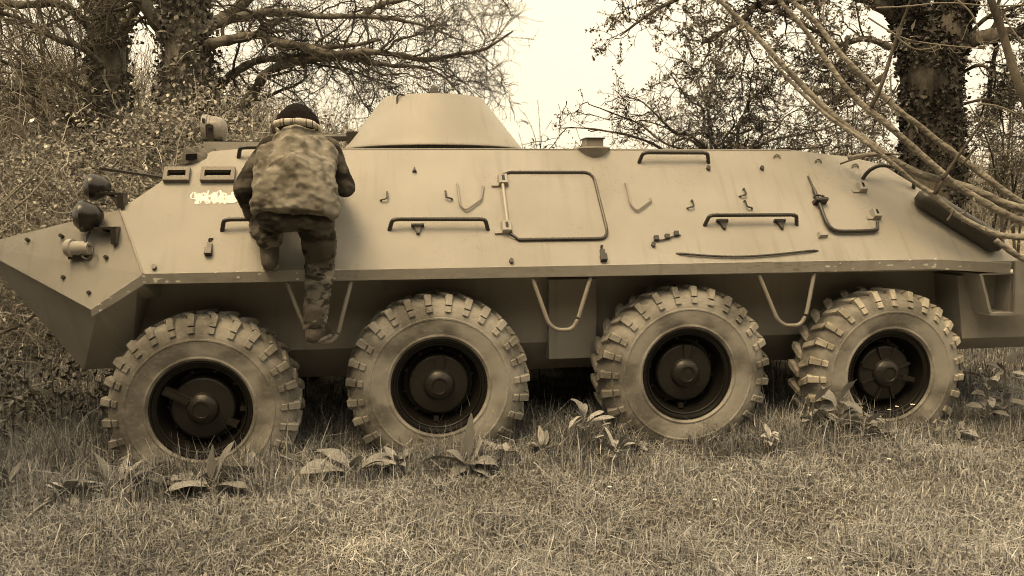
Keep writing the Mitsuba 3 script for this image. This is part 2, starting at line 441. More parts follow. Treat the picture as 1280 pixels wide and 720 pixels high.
# step loops under the fender
for pts in ([(.495, 1.20), (.564, 1.022), (.609, .915), (.665, .853), (.735, .853), (.775, .895), (.803, 1.002), (.857, 1.20)],
            [(1.908, 1.20), (2.001, .923), (2.050, .885), (2.140, .885), (2.176, .942), (2.268, 1.20)],
            [(3.326, 1.20), (3.439, .908), (3.490, .871), (3.590, .871), (3.628, .938), (3.700, 1.20)]):
    p = [A([x, -.02 + .05 * (z > 1.15), z]) for x, z in pts]
    add(f'{V}__step_loop', pipe(p, .0125, 10, .05), 'steel', smooth=40)


# hatch in the side and the one near the rear: plate, rod seal, hinges
def plate(outline, off, thick):
    """A flat plate standing proud on the side plate."""
    P = A([S(x, z, off) for x, z in outline]); k = len(P)
    Q = P - NP * thick
    c = len(P)
    f = [[0, i, i + 1] for i in range(1, k - 1)] + [[c, c + i + 1, c + i] for i in range(1, k - 1)]
    for i in range(k):
        j = (i + 1) % k
        f += [[i, c + i, c + j], [i, c + j, j]]
    m = trimesh.Trimesh(np.vstack([P, Q]), f, process=False)
    if m.volume < 0: m.invert()
    return m


def rounded(pts, rad):
    p = A(pts, float); out = []
    for i in range(len(p)):
        u, v = p[i - 1] - p[i], p[(i + 1) % len(p)] - p[i]
        a, b = p[i] + u / np.linalg.norm(u) * rad, p[i] + v / np.linalg.norm(v) * rad
        for s in np.linspace(0, 1, 6):
            out.append((1 - s) ** 2 * a + 2 * s * (1 - s) * p[i] + s * s * b)
    return A(out)


ho = rounded([(1.756, 1.823), (2.374, 1.823), (2.400, 1.416), (1.776, 1.416)], .065)
hk = f'{V}__side_hatch'
add(hk, plate(ho, .006, .016), 'paint')
HR = [S(x, z, .010) for x, z in [(1.79, 1.81), (1.838, 1.826)] + [(q[0], q[1]) for q in rounded([(1.756, 1.825), (2.376, 1.825), (2.402, 1.413), (1.776, 1.413)], .065)[6:18]] + [(1.845, 1.413), (1.795, 1.45)]]
add(f'{hk}__rim_rod', tubes(A(HR)[None], np.full((1, len(HR)), .0095), 8, True), 'darksteel', smooth=40)
add(f'{hk}__hinge_rod', tubes(A([[S(1.780, 1.80, .026), S(1.785, 1.45, .026)]]), A([[.010, .010]]), 10, True), 'paleenamel', smooth=40)


def bracket(x, z, s=1.0):
    c = lambda du, dv, o: S(x + du * s, z + dv * s, o)
    body = hexa([c(-.035, .035, -.004), c(.035, .035, -.004), c(.035, -.03, -.004), c(-.035, -.03, -.004), c(-.028, .028, .042), c(.024, .028, .042), c(.024, -.026, .042), c(-.028, -.026, .042)])
    ear = hexa([c(-.075, -.012, -.004), c(-.03, -.012, -.004), c(-.03, -.03, -.004), c(-.075, -.03, -.004), c(-.075, -.012, .014), c(-.03, -.012, .014), c(-.03, -.03, .014), c(-.075, -.03, .014)])
    slot = hexa([c(-.010, .020, .041), c(.008, .020, .041), c(.008, -.012, .041), c(-.010, -.012, .041), c(-.010, .020, .0435), c(.008, .020, .0435), c(.008, -.012, .0435), c(-.010, -.012, .0435)])
    return cat([body, ear]), slot


for x, z in ((1.788, 1.768), (1.779, 1.480)):
    b, s = bracket(x, z)
    k = add(f'{hk}__hinge', b, 'paint')
    add(f'{hk}__hinge_slot', s, 'lens')
rk = f'{V}__rear_hatch'
ro = rounded([(3.86, 1.85), (4.20, 1.85), (4.215, 1.44), (3.845, 1.44)], .05)
add(rk, plate(ro, .005, .016), 'paint')
RR = [S(3.846, 1.80, .004), S(3.840, 1.74, .022), S(3.842, 1.62, .026), S(3.842, 1.50, .024), S(3.853, 1.455, .022), S(3.89, 1.432, .02), S(4.02, 1.432, .02), S(4.15, 1.434, .02), S(4.185, 1.445, .02), S(4.20, 1.49, .02)]
RR = smooth_path(RR, 26)
add(f'{rk}__seal_rod', tubes(RR[None], np.r_[[.006] * 4, [.0125] * 20, [.009] * 2][None], 9, True), 'darksteel', smooth=40)
for x, z in ((4.19, 1.715), (4.213, 1.540)):
    b, s = bracket(x, z, .9)
    add(f'{rk}__hinge', b, 'paint'); add(f'{rk}__hinge_slot', s, 'lens')
add(f'{rk}__latch', cat([hexa([S(3.81, 1.632, .0), S(3.90, 1.632, .0), S(3.90, 1.612, .0), S(3.81, 1.612, .0), S(3.815, 1.628, .055), S(3.895, 1.628, .06), S(3.895, 1.614, .06), S(3.815, 1.614, .055)]), pipe([S(3.835, 1.66, 0), S(3.835, 1.655, .04), S(3.88, 1.64, .045)], .007, 7, .01)]), 'darksteel')
add(f'{V}__latch_block', cat([hexa([S(3.765, 1.432, 0), S(3.83, 1.438, 0), S(3.83, 1.408, 0), S(3.765, 1.402, 0), S(3.77, 1.430, .03), S(3.83, 1.434, .02), S(3.83, 1.412, .02), S(3.77, 1.406, .03)])]), 'paint')


# wire loops, hooks, cleats, bolts and eyes on the plate
def wire(name, pts, r, bsdf='darksteel', rad=.02):
    return add(f'{V}__{name}', pipe([S(x, z, o) for x, z, o in pts], r, 7, rad), bsdf, smooth=40)


wire('wire_bracket', [(1.499, 1.76, -.004), (1.500, 1.75, .012), (1.506, 1.62, .016), (1.538, 1.585, .016), (1.638, 1.65, .016), (1.661, 1.735, .012), (1.660, 1.75, -.004)], .0065, 'steel')
wire('wire_bracket', [(2.578, 1.76, -.004), (2.580, 1.75, .012), (2.582, 1.612, .016), (2.611, 1.574, .016), (2.715, 1.635, .016), (2.722, 1.655, .012), (2.722, 1.66, -.004)], .0065, 'steel')
for x, z, s in ((1.067, 1.678, -1), (1.423, 1.683, 1), (2.99, 1.617, -1), (3.363, 1.690, -1), (3.344, 1.612, 1)):
    add(f'{V}__hook', pipe([S(x, z + .025, -.003), S(x, z + .022, .02), S(x, z - .02, .022), S(x + s * .035, z - .026, .016), S(x + s * .04, z - .02, -.003)], .006, 6, .01), 'darksteel', smooth=40)
add(f'{V}__hook', hull([S(1.222, 1.832, 0), S(1.254, 1.832, 0), S(1.238, 1.868, 0), S(1.232, 1.832, .02), S(1.246, 1.832, .02), S(1.238, 1.86, .016)]), 'darksteel')
for x, z in ((3.164, 1.854), (3.538, 1.854), (2.673, 1.374), (1.786, 1.293), (-.216, 1.291)):
    add(f'{V}__bolt', hull([S(x + .014 * math.cos(g), z + .014 * math.sin(g), o) for g in np.arange(6) * np.pi / 3 for o in (-.002, .018)]), 'darksteel')
for x, z in ((3.671, 1.922), (3.958, 1.890), (4.212, 1.856)):
    add(f'{V}__eye_ring', eye(S(x, z, .002), X_, A([0, .3, .95]), NP, .042, .032, .006), 'steel', smooth=40)
for x, z in ((.065, 1.394), (2.345, 1.326)):
    add(f'{V}__clamp', cat([hull([S(x + a, z + b, o) for a in (-.02, .018) for b in (-.045, -.012) for o in (0, .035)]), hull([S(x + a, z + b, o) for a in (-.014, .014) for b in (-.01, .02) for o in (0, .022)]),
                            pipe([S(x, z + .02, .0), S(x - .005, z + .04, .02), S(x + .01, z + .05, .0)], .006, 6, .01)]), 'darksteel')
for x, z in ((1.244, 1.485), (3.155, 1.494), (3.539, 1.490)):
    add(f'{V}__pad_eye', cat([hull([S(x + a, z + b, o) for a in (-.038, .038) for b in (.012, .024) for o in (0, .02)]), hull([S(x + a, z + .012, o) for a in (-.024, .024) for o in (0, .02)] + [S(x + a, z - .032, o) for a in (-.006, .008) for o in (0, .02)])]), 'darksteel')
add(f'{V}__chain', cat([tubes(smooth_path([S(2.683, 1.400, .004), S(2.72, 1.396, .012), S(2.77, 1.408, .008), S(2.82, 1.424, .012), S(2.862, 1.430, .004)], 12)[None], np.full((1, 12), .005), 6, True)]
                       + [hull([S(x + a, z + b, o) for a in (-.014, .014) for b in (-.010, .014) for o in (0, .022)]) for x, z in ((2.70, 1.408), (2.772, 1.417), (2.835, 1.434))]), 'darksteel')
add(f'{V}__cable', tubes(smooth_path([S(2.806, 1.325, -.002), S(2.82, 1.319, .012), S(3.0, 1.301, .012), S(3.21, 1.292, .012), S(3.45, 1.303, .012), S(3.72, 1.326, .012), S(3.735, 1.327, -.002)], 30)[None], np.full((1, 30), .0065), 7, True), 'darksteel', smooth=40)


# vision blocks: frame with a dark slot
def frame(x0, x1, z0, z1, o=.03, t=.022):
    parts = []
    for a0, a1, b0, b1 in ((x0, x1, z1 - t, z1), (x0, x1, z0, z0 + t), (x0, x0 + t, z0 + t, z1 - t), (x1 - t, x1, z0 + t, z1 - t)):
        parts.append(hexa([S(a0, b0, -.004), S(a1, b0, -.004), S(a1, b1, -.004), S(a0, b1, -.004), S(a0, b0, o), S(a1, b0, o), S(a1, b1, o), S(a0, b1, o)]))
    return cat(parts)


for x0, x1, hood in ((-.245, -.098, 1), (-.034, .162, 0)):
    k = f'{V}__vision_block' + ('' if hood else '_001')
    add(k, frame(x0, x1, 1.770, 1.850), 'framesteel')
    add(f'{k}__glass', hexa([S(x0 + .02, 1.79, -.003), S(x1 - .02, 1.79, -.003), S(x1 - .02, 1.83, -.003), S(x0 + .02, 1.83, -.003), S(x0 + .02, 1.79, .004), S(x1 - .02, 1.79, .004), S(x1 - .02, 1.83, .004), S(x0 + .02, 1.83, .004)]), 'lens')
    add(f'{k}__sill', hexa([S(x0 + .03, 1.786, .003), S(x1 - .03, 1.786, .003), S(x1 - .03, 1.794, .003), S(x0 + .03, 1.794, .003), S(x0 + .03, 1.786, .022), S(x1 - .03, 1.786, .022), S(x1 - .03, 1.794, .016), S(x0 + .03, 1.794, .016)]), 'paleenamel')
# periscope box at the front of the roof
add(f'{V}__periscope_box', hull([(-.150, .46, 1.885), (.012, .525, 1.905), (-.140, .48, 1.985), (-.046, .54, 1.985), (-.12, .66, 1.985), (.0, .70, 1.99), (-.12, .66, 1.87), (.02, .70, 1.9)]), 'dirty')
add(f'{V}__periscope_box__slot', hull([(-.126, .457, 1.905), (-.066, .481, 1.912), (-.126, .461, 1.942), (-.066, .486, 1.948), (-.1, .50, 1.93)]), 'lens')
add(f'{V}__roof_plate', box((-.08, .72, 1.975), (.42, 2.08, 2.036)), 'paint')
# mushroom vent on the roof edge
vk = f'{V}__roof_vent'
vc = A([2.415, .60, 0])
add(vk, moved(zlathe([(.0, 1.897), (.060, 1.897), (.075, 1.92), (.098, 1.962), (.108, 1.985), (.116, 1.992), (.112, 2.000), (.0, 2.002)], 40), vc), 'steel', smooth=30)
add(f'{vk}__housing', box((2.365, .56, 2.001), (2.478, .70, 2.052)), 'steel')
add(f'{vk}__lid', box((2.357, .55, 2.053), (2.488, .71, 2.062)), 'darksteel')
add(f'{vk}__base_ring', moved(zlathe([(.0, 1.889), (.064, 1.889), (.064, 1.896), (.0, 1.896)], 32), vc), 'darksteel', smooth=30)

# searchlight on the roof
sk = f'{V}__searchlight'
add(sk, moved(lathe([(.0, -.085), (.045, -.082), (.075, -.06), (.088, -.02), (.088, .03), (.080, .04), (.0, .042)], 40), (-.05, .9, 2.125), np.pi / 2, (0, 0, 1)), 'lampgrey', smooth=35)
sl = moved(lathe([(.0, -.002), (.07, .0), (.086, .012), (.086, .0), (.098, .0), (.100, .03), (.090, .036), (.0, .034)][::-1], 40), (-.112, .9, 2.125), -np.pi / 2, (0, 0, 1))
add(f'{sk}__bezel', sl, 'lampgrey', smooth=35)
add(f'{sk}__yoke', cat([box((-.075, .800, 2.04), (-.035, .812, 2.15)), box((-.075, .80, 2.04), (-.035, 1.0, 2.052)), moved(trimesh.creation.cylinder(.016, .03, sections=12), (-.055, .802, 2.14), np.pi / 2, (1, 0, 0)), box((-.10, .80, 2.165), (-.085, .84, 2.19))]), 'darksteel')
add(f'{sk}__band', moved(lathe([(.084, .0), (.094, .0), (.094, .014), (.084, .014)], 40), (-.062, .9, 2.125), np.pi / 2, (0, 0, 1)), 'steel', smooth=30)
add(f'{sk}__foot', cat([box((-.10, .87, 2.03), (-.06, .93, 2.06)), box((-.11, .82, 2.036), (.25, .98, 2.048))]), 'darksteel')
# visor flaps of the windscreen, raised
for y0 in (.55, 1.55):
    add(f'{V}__visor_flap', hexa([(-.645, y0, 1.868), (-.26, y0, 1.806), (-.26, y0, 1.792), (-.645, y0, 1.852), (-.645, y0 + .7, 1.868), (-.26, y0 + .7, 1.806), (-.26, y0 + .7, 1.792), (-.645, y0 + .7, 1.852)]), 'darksteel')


# headlights on brackets, horn, cable
def lamp(c, r, ln, bsdf, name):
    k = f'{V}__{name}'
    k = add(k, moved(lathe([(.0, -r * .42), (r * .55, -r * .36), (r * .9, -r * .06), (r, .0), (r * 1.03, .018), (r * .99, .034), (r * .93, ln * .35), (r * .75, ln * .62), (r * .45, ln * .82), (r * .2, ln * .9), (.0, ln * .92)], 36), c, -np.pi / 2 + .25, (0, 0, 1)), bsdf, smooth=35)
    return k


k = lamp(A([-.645, .36, 1.742]), .080, .125, 'lampblack', 'headlight')
add(f'{k}__bracket', cat([pipe([(-.56, .34, 1.715), (-.50, .31, 1.69), (-.47, .29, 1.64)], .012, 8), hexa([(-.57, .29, 1.72), (-.45, .29, 1.71), (-.45, .29, 1.695), (-.57, .29, 1.705), (-.57, .40, 1.72), (-.45, .40, 1.71), (-.45, .40, 1.695), (-.57, .40, 1.705)]), box((-.47, .27, 1.62), (-.435, .35, 1.70))]), 'darksteel')
k = lamp(A([-.650, .20, 1.578]), .088, .135, 'lampblack', 'headlight')
add(f'{k}__bracket', cat([pipe([(-.56, .21, 1.53), (-.52, .19, 1.50), (-.46, .17, 1.47)], .012, 8), box((-.56, .14, 1.505), (-.44, .23, 1.518)), box((-.47, .13, 1.42), (-.44, .21, 1.505))]), 'darksteel')
hc = A([-.665, .165, 1.40])
add(f'{V}__marker_lamp', moved(lathe([(.0, -.055), (.045, -.055), (.052, -.045), (.052, -.02), (.040, -.016), (.040, .05), (.034, .075), (.0, .08)], 28), hc, -np.pi / 2 - .2, (0, 0, 1)), 'paleenamel', smooth=35)
add(f'{V}__marker_lamp__base', hull([hc + A([a, b, c]) for a in (-.045, .05) for b in (-.01, .08) for c in (-.062, -.03)]), 'darksteel')
add(f'{V}__lamp_cable', tubes(smooth_path([(-.60, .20, 1.49), (-.612, .15, 1.45), (-.60, .13, 1.41), (-.575, .14, 1.42), (-.56, .11, 1.37), (-.575, .10, 1.33), (-.62, .12, 1.35), (-.64, .15, 1.37)], 30)[None], np.full((1, 30), .0065), 7, True), 'darksteel', smooth=40)
BC, BD, BB = A([-.272, 0, 1.25]), A([-.544, 0, 1.066]), A([-.515, .245, 1.569])
bn = np.cross(BD - BC, BB - BC); bn /= -np.linalg.norm(bn)
for c in ((-.992, .344, 1.442), (-.786, .285, 1.465), (-.496, .126, 1.347), (-.736, .152, 1.236), (-.571, .055, 1.157)):
    m = trimesh.creation.cylinder(.011, .03, sections=6)
    m.apply_transform(trimesh.geometry.align_vectors([0, 0, 1], bn)); m.apply_translation(c)
    add(f'{V}__bow_bolt', m, 'darksteel')

# exhaust silencer along the sloping rear edge
mp = A([S(4.535, 1.645, .05), S(4.575, 1.612, .055), S(4.905, 1.348, .055), S(4.96, 1.302, .05)])
ek = f'{V}__exhaust_silencer'
add(ek, tubes(smooth_path(mp, 20)[None], np.r_[.03, .060, [.068] * 16, .060, .03][None], 16, True), 'darksteel', smooth=40)
for s in (.2, .5, .8):
    c = mp[1] * (1 - s) + mp[2] * s; d = (mp[2] - mp[1]) / np.linalg.norm(mp[2] - mp[1])
    add(f'{ek}__strap', tubes(A([[c - d * .012, c + d * .012]]), A([[.0705, .0705]]), 16, True), 'darksteel', smooth=40)
# rear corner: bin with a dark mouth and a pale plate
rb = f'{V}__rear_bin'
add(rb, cat([hexa([(4.815, .0, 1.165), (4.835, .0, 1.165), (4.92, .0, .912), (4.90, .0, .912), (4.815, .62, 1.165), (4.835, .62, 1.165), (4.92, .62, .912), (4.90, .62, .912)]), box((4.905, -.01, .895), (5.10, .62, .911)), box((5.06, .03, .91), (5.10, .62, 1.16)), box((4.83, .60, .90), (5.10, .62, 1.17)), box((4.83, .0, 1.160), (5.08, .62, 1.168)),
             hexa([(4.84, .09, 1.16), (4.93, .20, 1.16), (4.975, .20, .912), (4.925, .09, .912), (4.835, .12, 1.16), (4.92, .23, 1.16), (4.965, .23, .912), (4.915, .12, .912)])]), 'paint')
add(f'{V}__rear_plate', hexa([(5.055, -.012, 1.25), (5.30, -.012, 1.25), (5.30, -.012, .90), (5.075, -.012, .90), (5.055, .01, 1.25), (5.30, .01, 1.25), (5.30, .01, .90), (5.075, .01, .90)]), 'paint')
# white paint scribbled over the hull number
sc_ = np.random.default_rng(4)
strokes = []
xs = -.06
while xs < .215:
    kpts, a0 = 9, sc_.uniform(0, 6.28)
    w, h = sc_.uniform(.018, .034), sc_.uniform(.026, .05)
    pts = []
    for j in range(kpts):
        a = a0 + j * sc_.uniform(1.6, 2.7)
        pts.append((xs + w * math.cos(a), 1.676 + (h if math.sin(a) > 0 else .038) * math.sin(a) * sc_.uniform(.8, 1.05)))
    strokes.append(pts)
    xs += sc_.uniform(.012, .02)
ribbons = []
for q, pts in enumerate(strokes):
    p = smooth_path([S(x, z, 0) for x, z in pts], 60)
    d = np.gradient(p, axis=0); s = np.cross(d, NP); s /= np.linalg.norm(s, axis=1, keepdims=True)
    wv = .0038 * (1 + .3 * np.sin(np.arange(60) * .7))[:, None]
    Vv = np.vstack([p - s * wv, p + s * wv]) + NP * (.0025 + .00006 * q)
    i = np.arange(59)
    ribbons.append(trimesh.Trimesh(Vv, np.vstack([np.stack([i, i + 1, i + 61], 1), np.stack([i, i + 61, i + 60], 1)]), process=False))
add(f'{V}__painted_scribble', cat(ribbons), 'whitepaint')
tag(f'{V}__painted_scribble', 'white paint scribbled over the hull number')

# ------------------------------------------------------------------ the climbing person
def ball(p, r):
    return Manifold.sphere(r, 20).translate(tuple(float(v) for v in p))


def chain(pts):
    """Union of the hulls of neighbouring balls: a tapering limb."""
    b = [ball(p, r) for p, r in pts]
    return Manifold.batch_boolean([Manifold.batch_hull([u, v]) for u, v in zip(b[:-1], b[1:])], manifold3d.OpType.Add)


def blob(pts):
    return Manifold.batch_hull([ball(p, r) for p, r in pts])


def join(ms):
    return Manifold.batch_boolean(ms, manifold3d.OpType.Add)


def soft(m, length, it=12, amp=0.0, freq=(14, 14, 24), seed=1):
    mm = m.refine_to_length(length).to_mesh()
    t = trimesh.Trimesh(mm.vert_properties[:, :3], mm.tri_verts)
    t.merge_vertices()
    trimesh.smoothing.filter_taubin(t, iterations=it)
    if amp:
        q = np.asarray(t.vertices) * A(freq)
        d = np.abs(meshkit.fbm(q, 3, seed) - .5) * 2
        d2 = meshkit.fbm(np.asarray(t.vertices) * 7, 2, seed + 5) - .5
        t.vertices = t.vertices + np.asarray(t.vertex_normals) * ((.45 - d) * amp + d2 * amp * 1.4)[:, None]
    return t


def hand(wrist, fwd, nrm, side, curl, thumb_curl=.5):
    """Palm and five separate fingers. fwd: to the knuckles; nrm: out of the back of the hand; side: towards the thumb."""
    fwd, nrm, side = (A(v, float) / np.linalg.norm(v) for v in (fwd, nrm, side))
    w = A(wrist, float)
    palm = blob([(w, .022), (w + fwd * .075 + side * .030, .013), (w + fwd * .080 + side * .008, .014), (w + fwd * .077 - side * .014, .013), (w + fwd * .068 - side * .032, .012), (w + fwd * .03 + side * .022, .016)])
    out = [palm]
    for off, ln, base in ((.030, .078, .078), (.010, .086, .084), (-.011, .080, .080), (-.031, .062, .070)):
        p, d, a = w + fwd * base + side * off, fwd.copy(), 0.0
        pts = [(p, .0098)]
        for seg, f in ((.42, .8), (.32, 1.0), (.26, .7)):
            a += curl * f
            p = p + (fwd * math.cos(a) - nrm * math.sin(a)) * ln * seg
            pts.append((p, .0098 - .001 * len(pts)))
        out.append(chain(pts))
    p = w + fwd * .025 + side * .026
    d1 = fwd * .55 + side * .75 - nrm * .25
    q = p + d1 / np.linalg.norm(d1) * .042
    d2 = fwd * .8 + side * .15 - nrm * thumb_curl
    out.append(chain([(p, .014), (q, .0105), (q + d2 / np.linalg.norm(d2) * .032, .009)]))
    return join(out)


pe = 'person'
tag(pe, 'person climbing the hull, seen from behind, in a blotched camouflage jacket, with short dark hair', 'person')
hipL, hipR = A([.490, -.235, 1.60]), A([.680, -.235, 1.60])
knL, anL = A([.372, .165, 1.655]), A([.420, -.055, 1.360])
knR, anR = A([.690, .000, 1.345]), A([.655, -.070, .955])
pel, neck, head = A([.585, -.24, 1.665]), A([.578, .000, 2.025]), A([.577, .125, 2.075])
shL, shR = A([.425, -.035, 1.93]), A([.765, -.035, 1.935])
elL, elR = A([.312, -.115, 1.725]), A([.838, .000, 1.735])
haL, haR = A([.315, .120, 1.565]), A([.735, .335, 1.80])
hd = A([0, .83, .55]) / np.linalg.norm([0, .83, .55])            # where the face points: to the top of the hull
hu = A([0, -.55, .83]) / np.linalg.norm([0, -.55, .83])
hx = A([1.0, 0, 0])
H = lambda a, b, c: head + hx * a + hd * b + hu * c
skull = [blob([(H(0, -.02, .03), .085), (H(0, .02, .02), .080), (H(.0, .045, -.07), .045), (H(.03, .02, -.05), .05), (H(-.03, .02, -.05), .05)]),
         blob([(H(0, .085, .005), .012), (H(0, .112, -.022), .014)]), blob([(H(-.02, .088, -.062), .010), (H(.02, .088, -.062), .010), (H(0, .094, -.06), .010)]),
         blob([(H(-.08, .0, -.005), .018), (H(-.082, -.01, .02), .016)]), blob([(H(.08, .0, -.005), .018), (H(.082, -.01, .02), .016)]),
         chain([(H(-.02, -.02, -.04), .055), (neck, .055), (neck - A([0, .04, .05]), .07)])]
body = join(skull + [blob([(pel + A([0, .04, 0]), .085), (pel + A([0, .07, .1]), .09)]), blob([(pel + A([0, .07, .1]), .09), (shL + A([.05, .03, -.03]), .07), (shR + A([-.05, .03, -.03]), .07), (neck, .055)]),
                     chain([(shL, .058), (elL, .042), (haL, .027)]), chain([(shR, .058), (elR, .042), (haR, .027)]),
                     chain([(hipL + A([0, .02, 0]), .075), (knL, .055), (anL, .04)]), chain([(hipR + A([0, .02, 0]), .075), (knR, .055), (anR, .04)]),
                     hand(haL, (.02, .45, -.45), (.0, .62, .75), (1, 0, 0), 1.05), hand(haR, (-.25, .25, .65), (0, -.79, .61), (-1, 0, 0), .18)])
sb = body.refine_to_length(.010).to_mesh()
sb = trimesh.Trimesh(sb.vert_properties[:, :3], sb.tri_verts); sb.merge_vertices()
trimesh.smoothing.filter_taubin(sb, iterations=6)
scene[pe] = mikit.ply(sb, 'skin', smooth=True)
for s in (-1, 1):
    m = trimesh.creation.icosphere(2, .012); m.apply_translation(H(s * .032, .078, .012))
    add(f'{pe}__eye', m, 'paleenamel', smooth=True)
cap = blob([(H(0, -.025, .040), .098), (H(0, .01, .040), .095), (H(.032, -.03, .022), .094), (H(-.032, -.03, .022), .094)])
cap = cap.split_by_plane(tuple((hu * .97 - hd * .05).tolist()), float(np.dot(hu * .97 - hd * .05, H(0, -.05, -.005))))[0]
add(f'{pe}__hair', soft(cap, .010, 8, .009, (55, 55, 30)), 'hat', smooth=True)
tag(f'{pe}__hair', 'short dark hair')
g = np.linspace(0, 2 * np.pi, 33)
ring = A([neck + A([.122 * math.cos(a), -.02 + .10 * math.sin(a), .030 - .030 * math.sin(a)]) for a in g])
add(f'{pe}__collar', soft(chain([(p, .017 + .002 * math.sin(5 * a)) for p, a in zip(ring, g)]), .012, 6, .006, (30, 30, 10)), 'scarf', smooth=True)
tag(f'{pe}__collar', 'pale collar with dark stripes')
vest = blob([(A([.470, -.20, 1.78]), .080), (A([.715, -.20, 1.78]), .080), (A([.585, -.235, 1.79]), .105), (A([.455, -.085, 1.895]), .066), (A([.730, -.085, 1.90]), .066), (A([.50, -.03, 1.965]), .065), (A([.66, -.03, 1.965]), .065), (A([.585, -.06, 1.965]), .085), (A([.585, -.15, 1.90]), .10)])
skirt = blob([(A([.470, -.262, 1.640]), .098), (A([.712, -.262, 1.636]), .098), (A([.50, -.16, 1.64]), .11), (A([.68, -.16, 1.64]), .11), (A([.585, -.295, 1.630]), .104), (A([.470, -.20, 1.80]), .080), (A([.715, -.20, 1.80]), .080), (A([.585, -.235, 1.80]), .11)])
vm = join([vest, skirt]).split_by_plane((.05, .25, .97), float(np.dot([.05, .25, .97], [.585, -.34, 1.600])))[0]
add(f'{pe}__vest', soft(vm, .011, 12, .036, (11, 11, 13), 3), 'cloth_camo', smooth=True)
tag(f'{pe}__vest', 'blotched camouflage jacket body')
add(f'{pe}__sleeve', soft(chain([(shL + A([.02, 0, 0]), .075), (elL, .062), (elL * .4 + haL * .6, .050), (haL - (haL - elL) * .06, .038)]), .013, 10, .014, (16, 16, 20), 8), 'cloth_dark_shaded', smooth=True)  # left sleeve: shade on the arm put into its dark cloth colour
add(f'{pe}__sleeve', soft(chain([(shR - A([.02, 0, 0]), .075), (elR, .058), (elR * .4 + haR * .6, .048), (haR - (haR - elR) * .06, .036)]), .013, 10, .014, (16, 16, 20), 9), 'cloth_dark_shaded', smooth=True)
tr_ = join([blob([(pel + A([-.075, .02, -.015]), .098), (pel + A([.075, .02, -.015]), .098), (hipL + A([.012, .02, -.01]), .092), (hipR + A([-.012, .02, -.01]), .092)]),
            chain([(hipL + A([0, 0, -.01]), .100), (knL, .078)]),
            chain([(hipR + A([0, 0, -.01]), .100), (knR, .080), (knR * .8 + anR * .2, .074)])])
add(f'{pe}__trousers', soft(tr_, .013, 10, .020, (11, 11, 34), 5), 'cloth_dark_shaded', smooth=True)
tag(f'{pe}__trousers', 'trousers with the shade of seat and thighs put into the dark colour')
for a_, b_, c_ in ((knL, anL, [((knL * .95 + anL * .05), .078), ((knL + anL) / 2 + A([0, -.025, .01]), .080), (anL + A([0, 0, .10]) - A([0, .015, 0]), .064)]), (knR, anR, [(knR * .88 + anR * .12, .070), (knR * .55 + anR * .45, .070), (knR * .2 + anR * .8, .060), (anR + A([0, 0, .02]), .062)])):
    k = add(f'{pe}__lower_leg', soft(chain(c_), .011, 8, .024, (9, 9, 38), 15), 'cloth_leg', smooth=True)
tag(f'{pe}__lower_leg', 'wrinkled pale camouflage lower leg')
labels[f'{pe}__lower_leg_001'] = {'label': 'wrinkled pale camouflage lower leg standing in the step loop'}


def boot(an, toe, sole_z):
    d = A([toe[0] - an[0], toe[1] - an[1], 0.0]); d /= np.linalg.norm(d)
    h = A([an[0], an[1], sole_z])
    up_ = join([chain([(an + A([0, 0, .085]) - d * .012, .056), (an - d * .012, .050), (h + A([0, 0, .042]) - d * .035, .043)]), blob([(h - d * .035 + A([0, 0, .04]), .036), (h + d * .11 + A([0, 0, .034]), .034), (h + d * .17 + A([0, 0, .030]), .028), (an, .044)])])
    sole = blob([(h - d * .045 + A([0, 0, .012]), .012), (h - d * .03 + d[[1, 0, 2]] * A([-1, 1, 0]) * .026 + A([0, 0, .012]), .012), (h - d * .03 - d[[1, 0, 2]] * A([-1, 1, 0]) * .026 + A([0, 0, .012]), .012),
                 (h + d * .13 + d[[1, 0, 2]] * A([-1, 1, 0]) * .034 + A([0, 0, .012]), .012), (h + d * .13 - d[[1, 0, 2]] * A([-1, 1, 0]) * .034 + A([0, 0, .012]), .012), (h + d * .185 + A([0, 0, .012]), .012)])
    return soft(up_, .011, 6, .004, (30, 30, 30)), soft(sole, .012, 3)


for an, toe, sz in ((anL, anL + A([-.01, .1, 0]), 1.275), (anR, anR + A([.03, .1, 0]), .866)):
    u, s = boot(an, toe, sz)
    k = add(f'{pe}__boot', u, 'leather', smooth=True)
    add(f'{k}__sole', s, 'rubber', smooth=True)

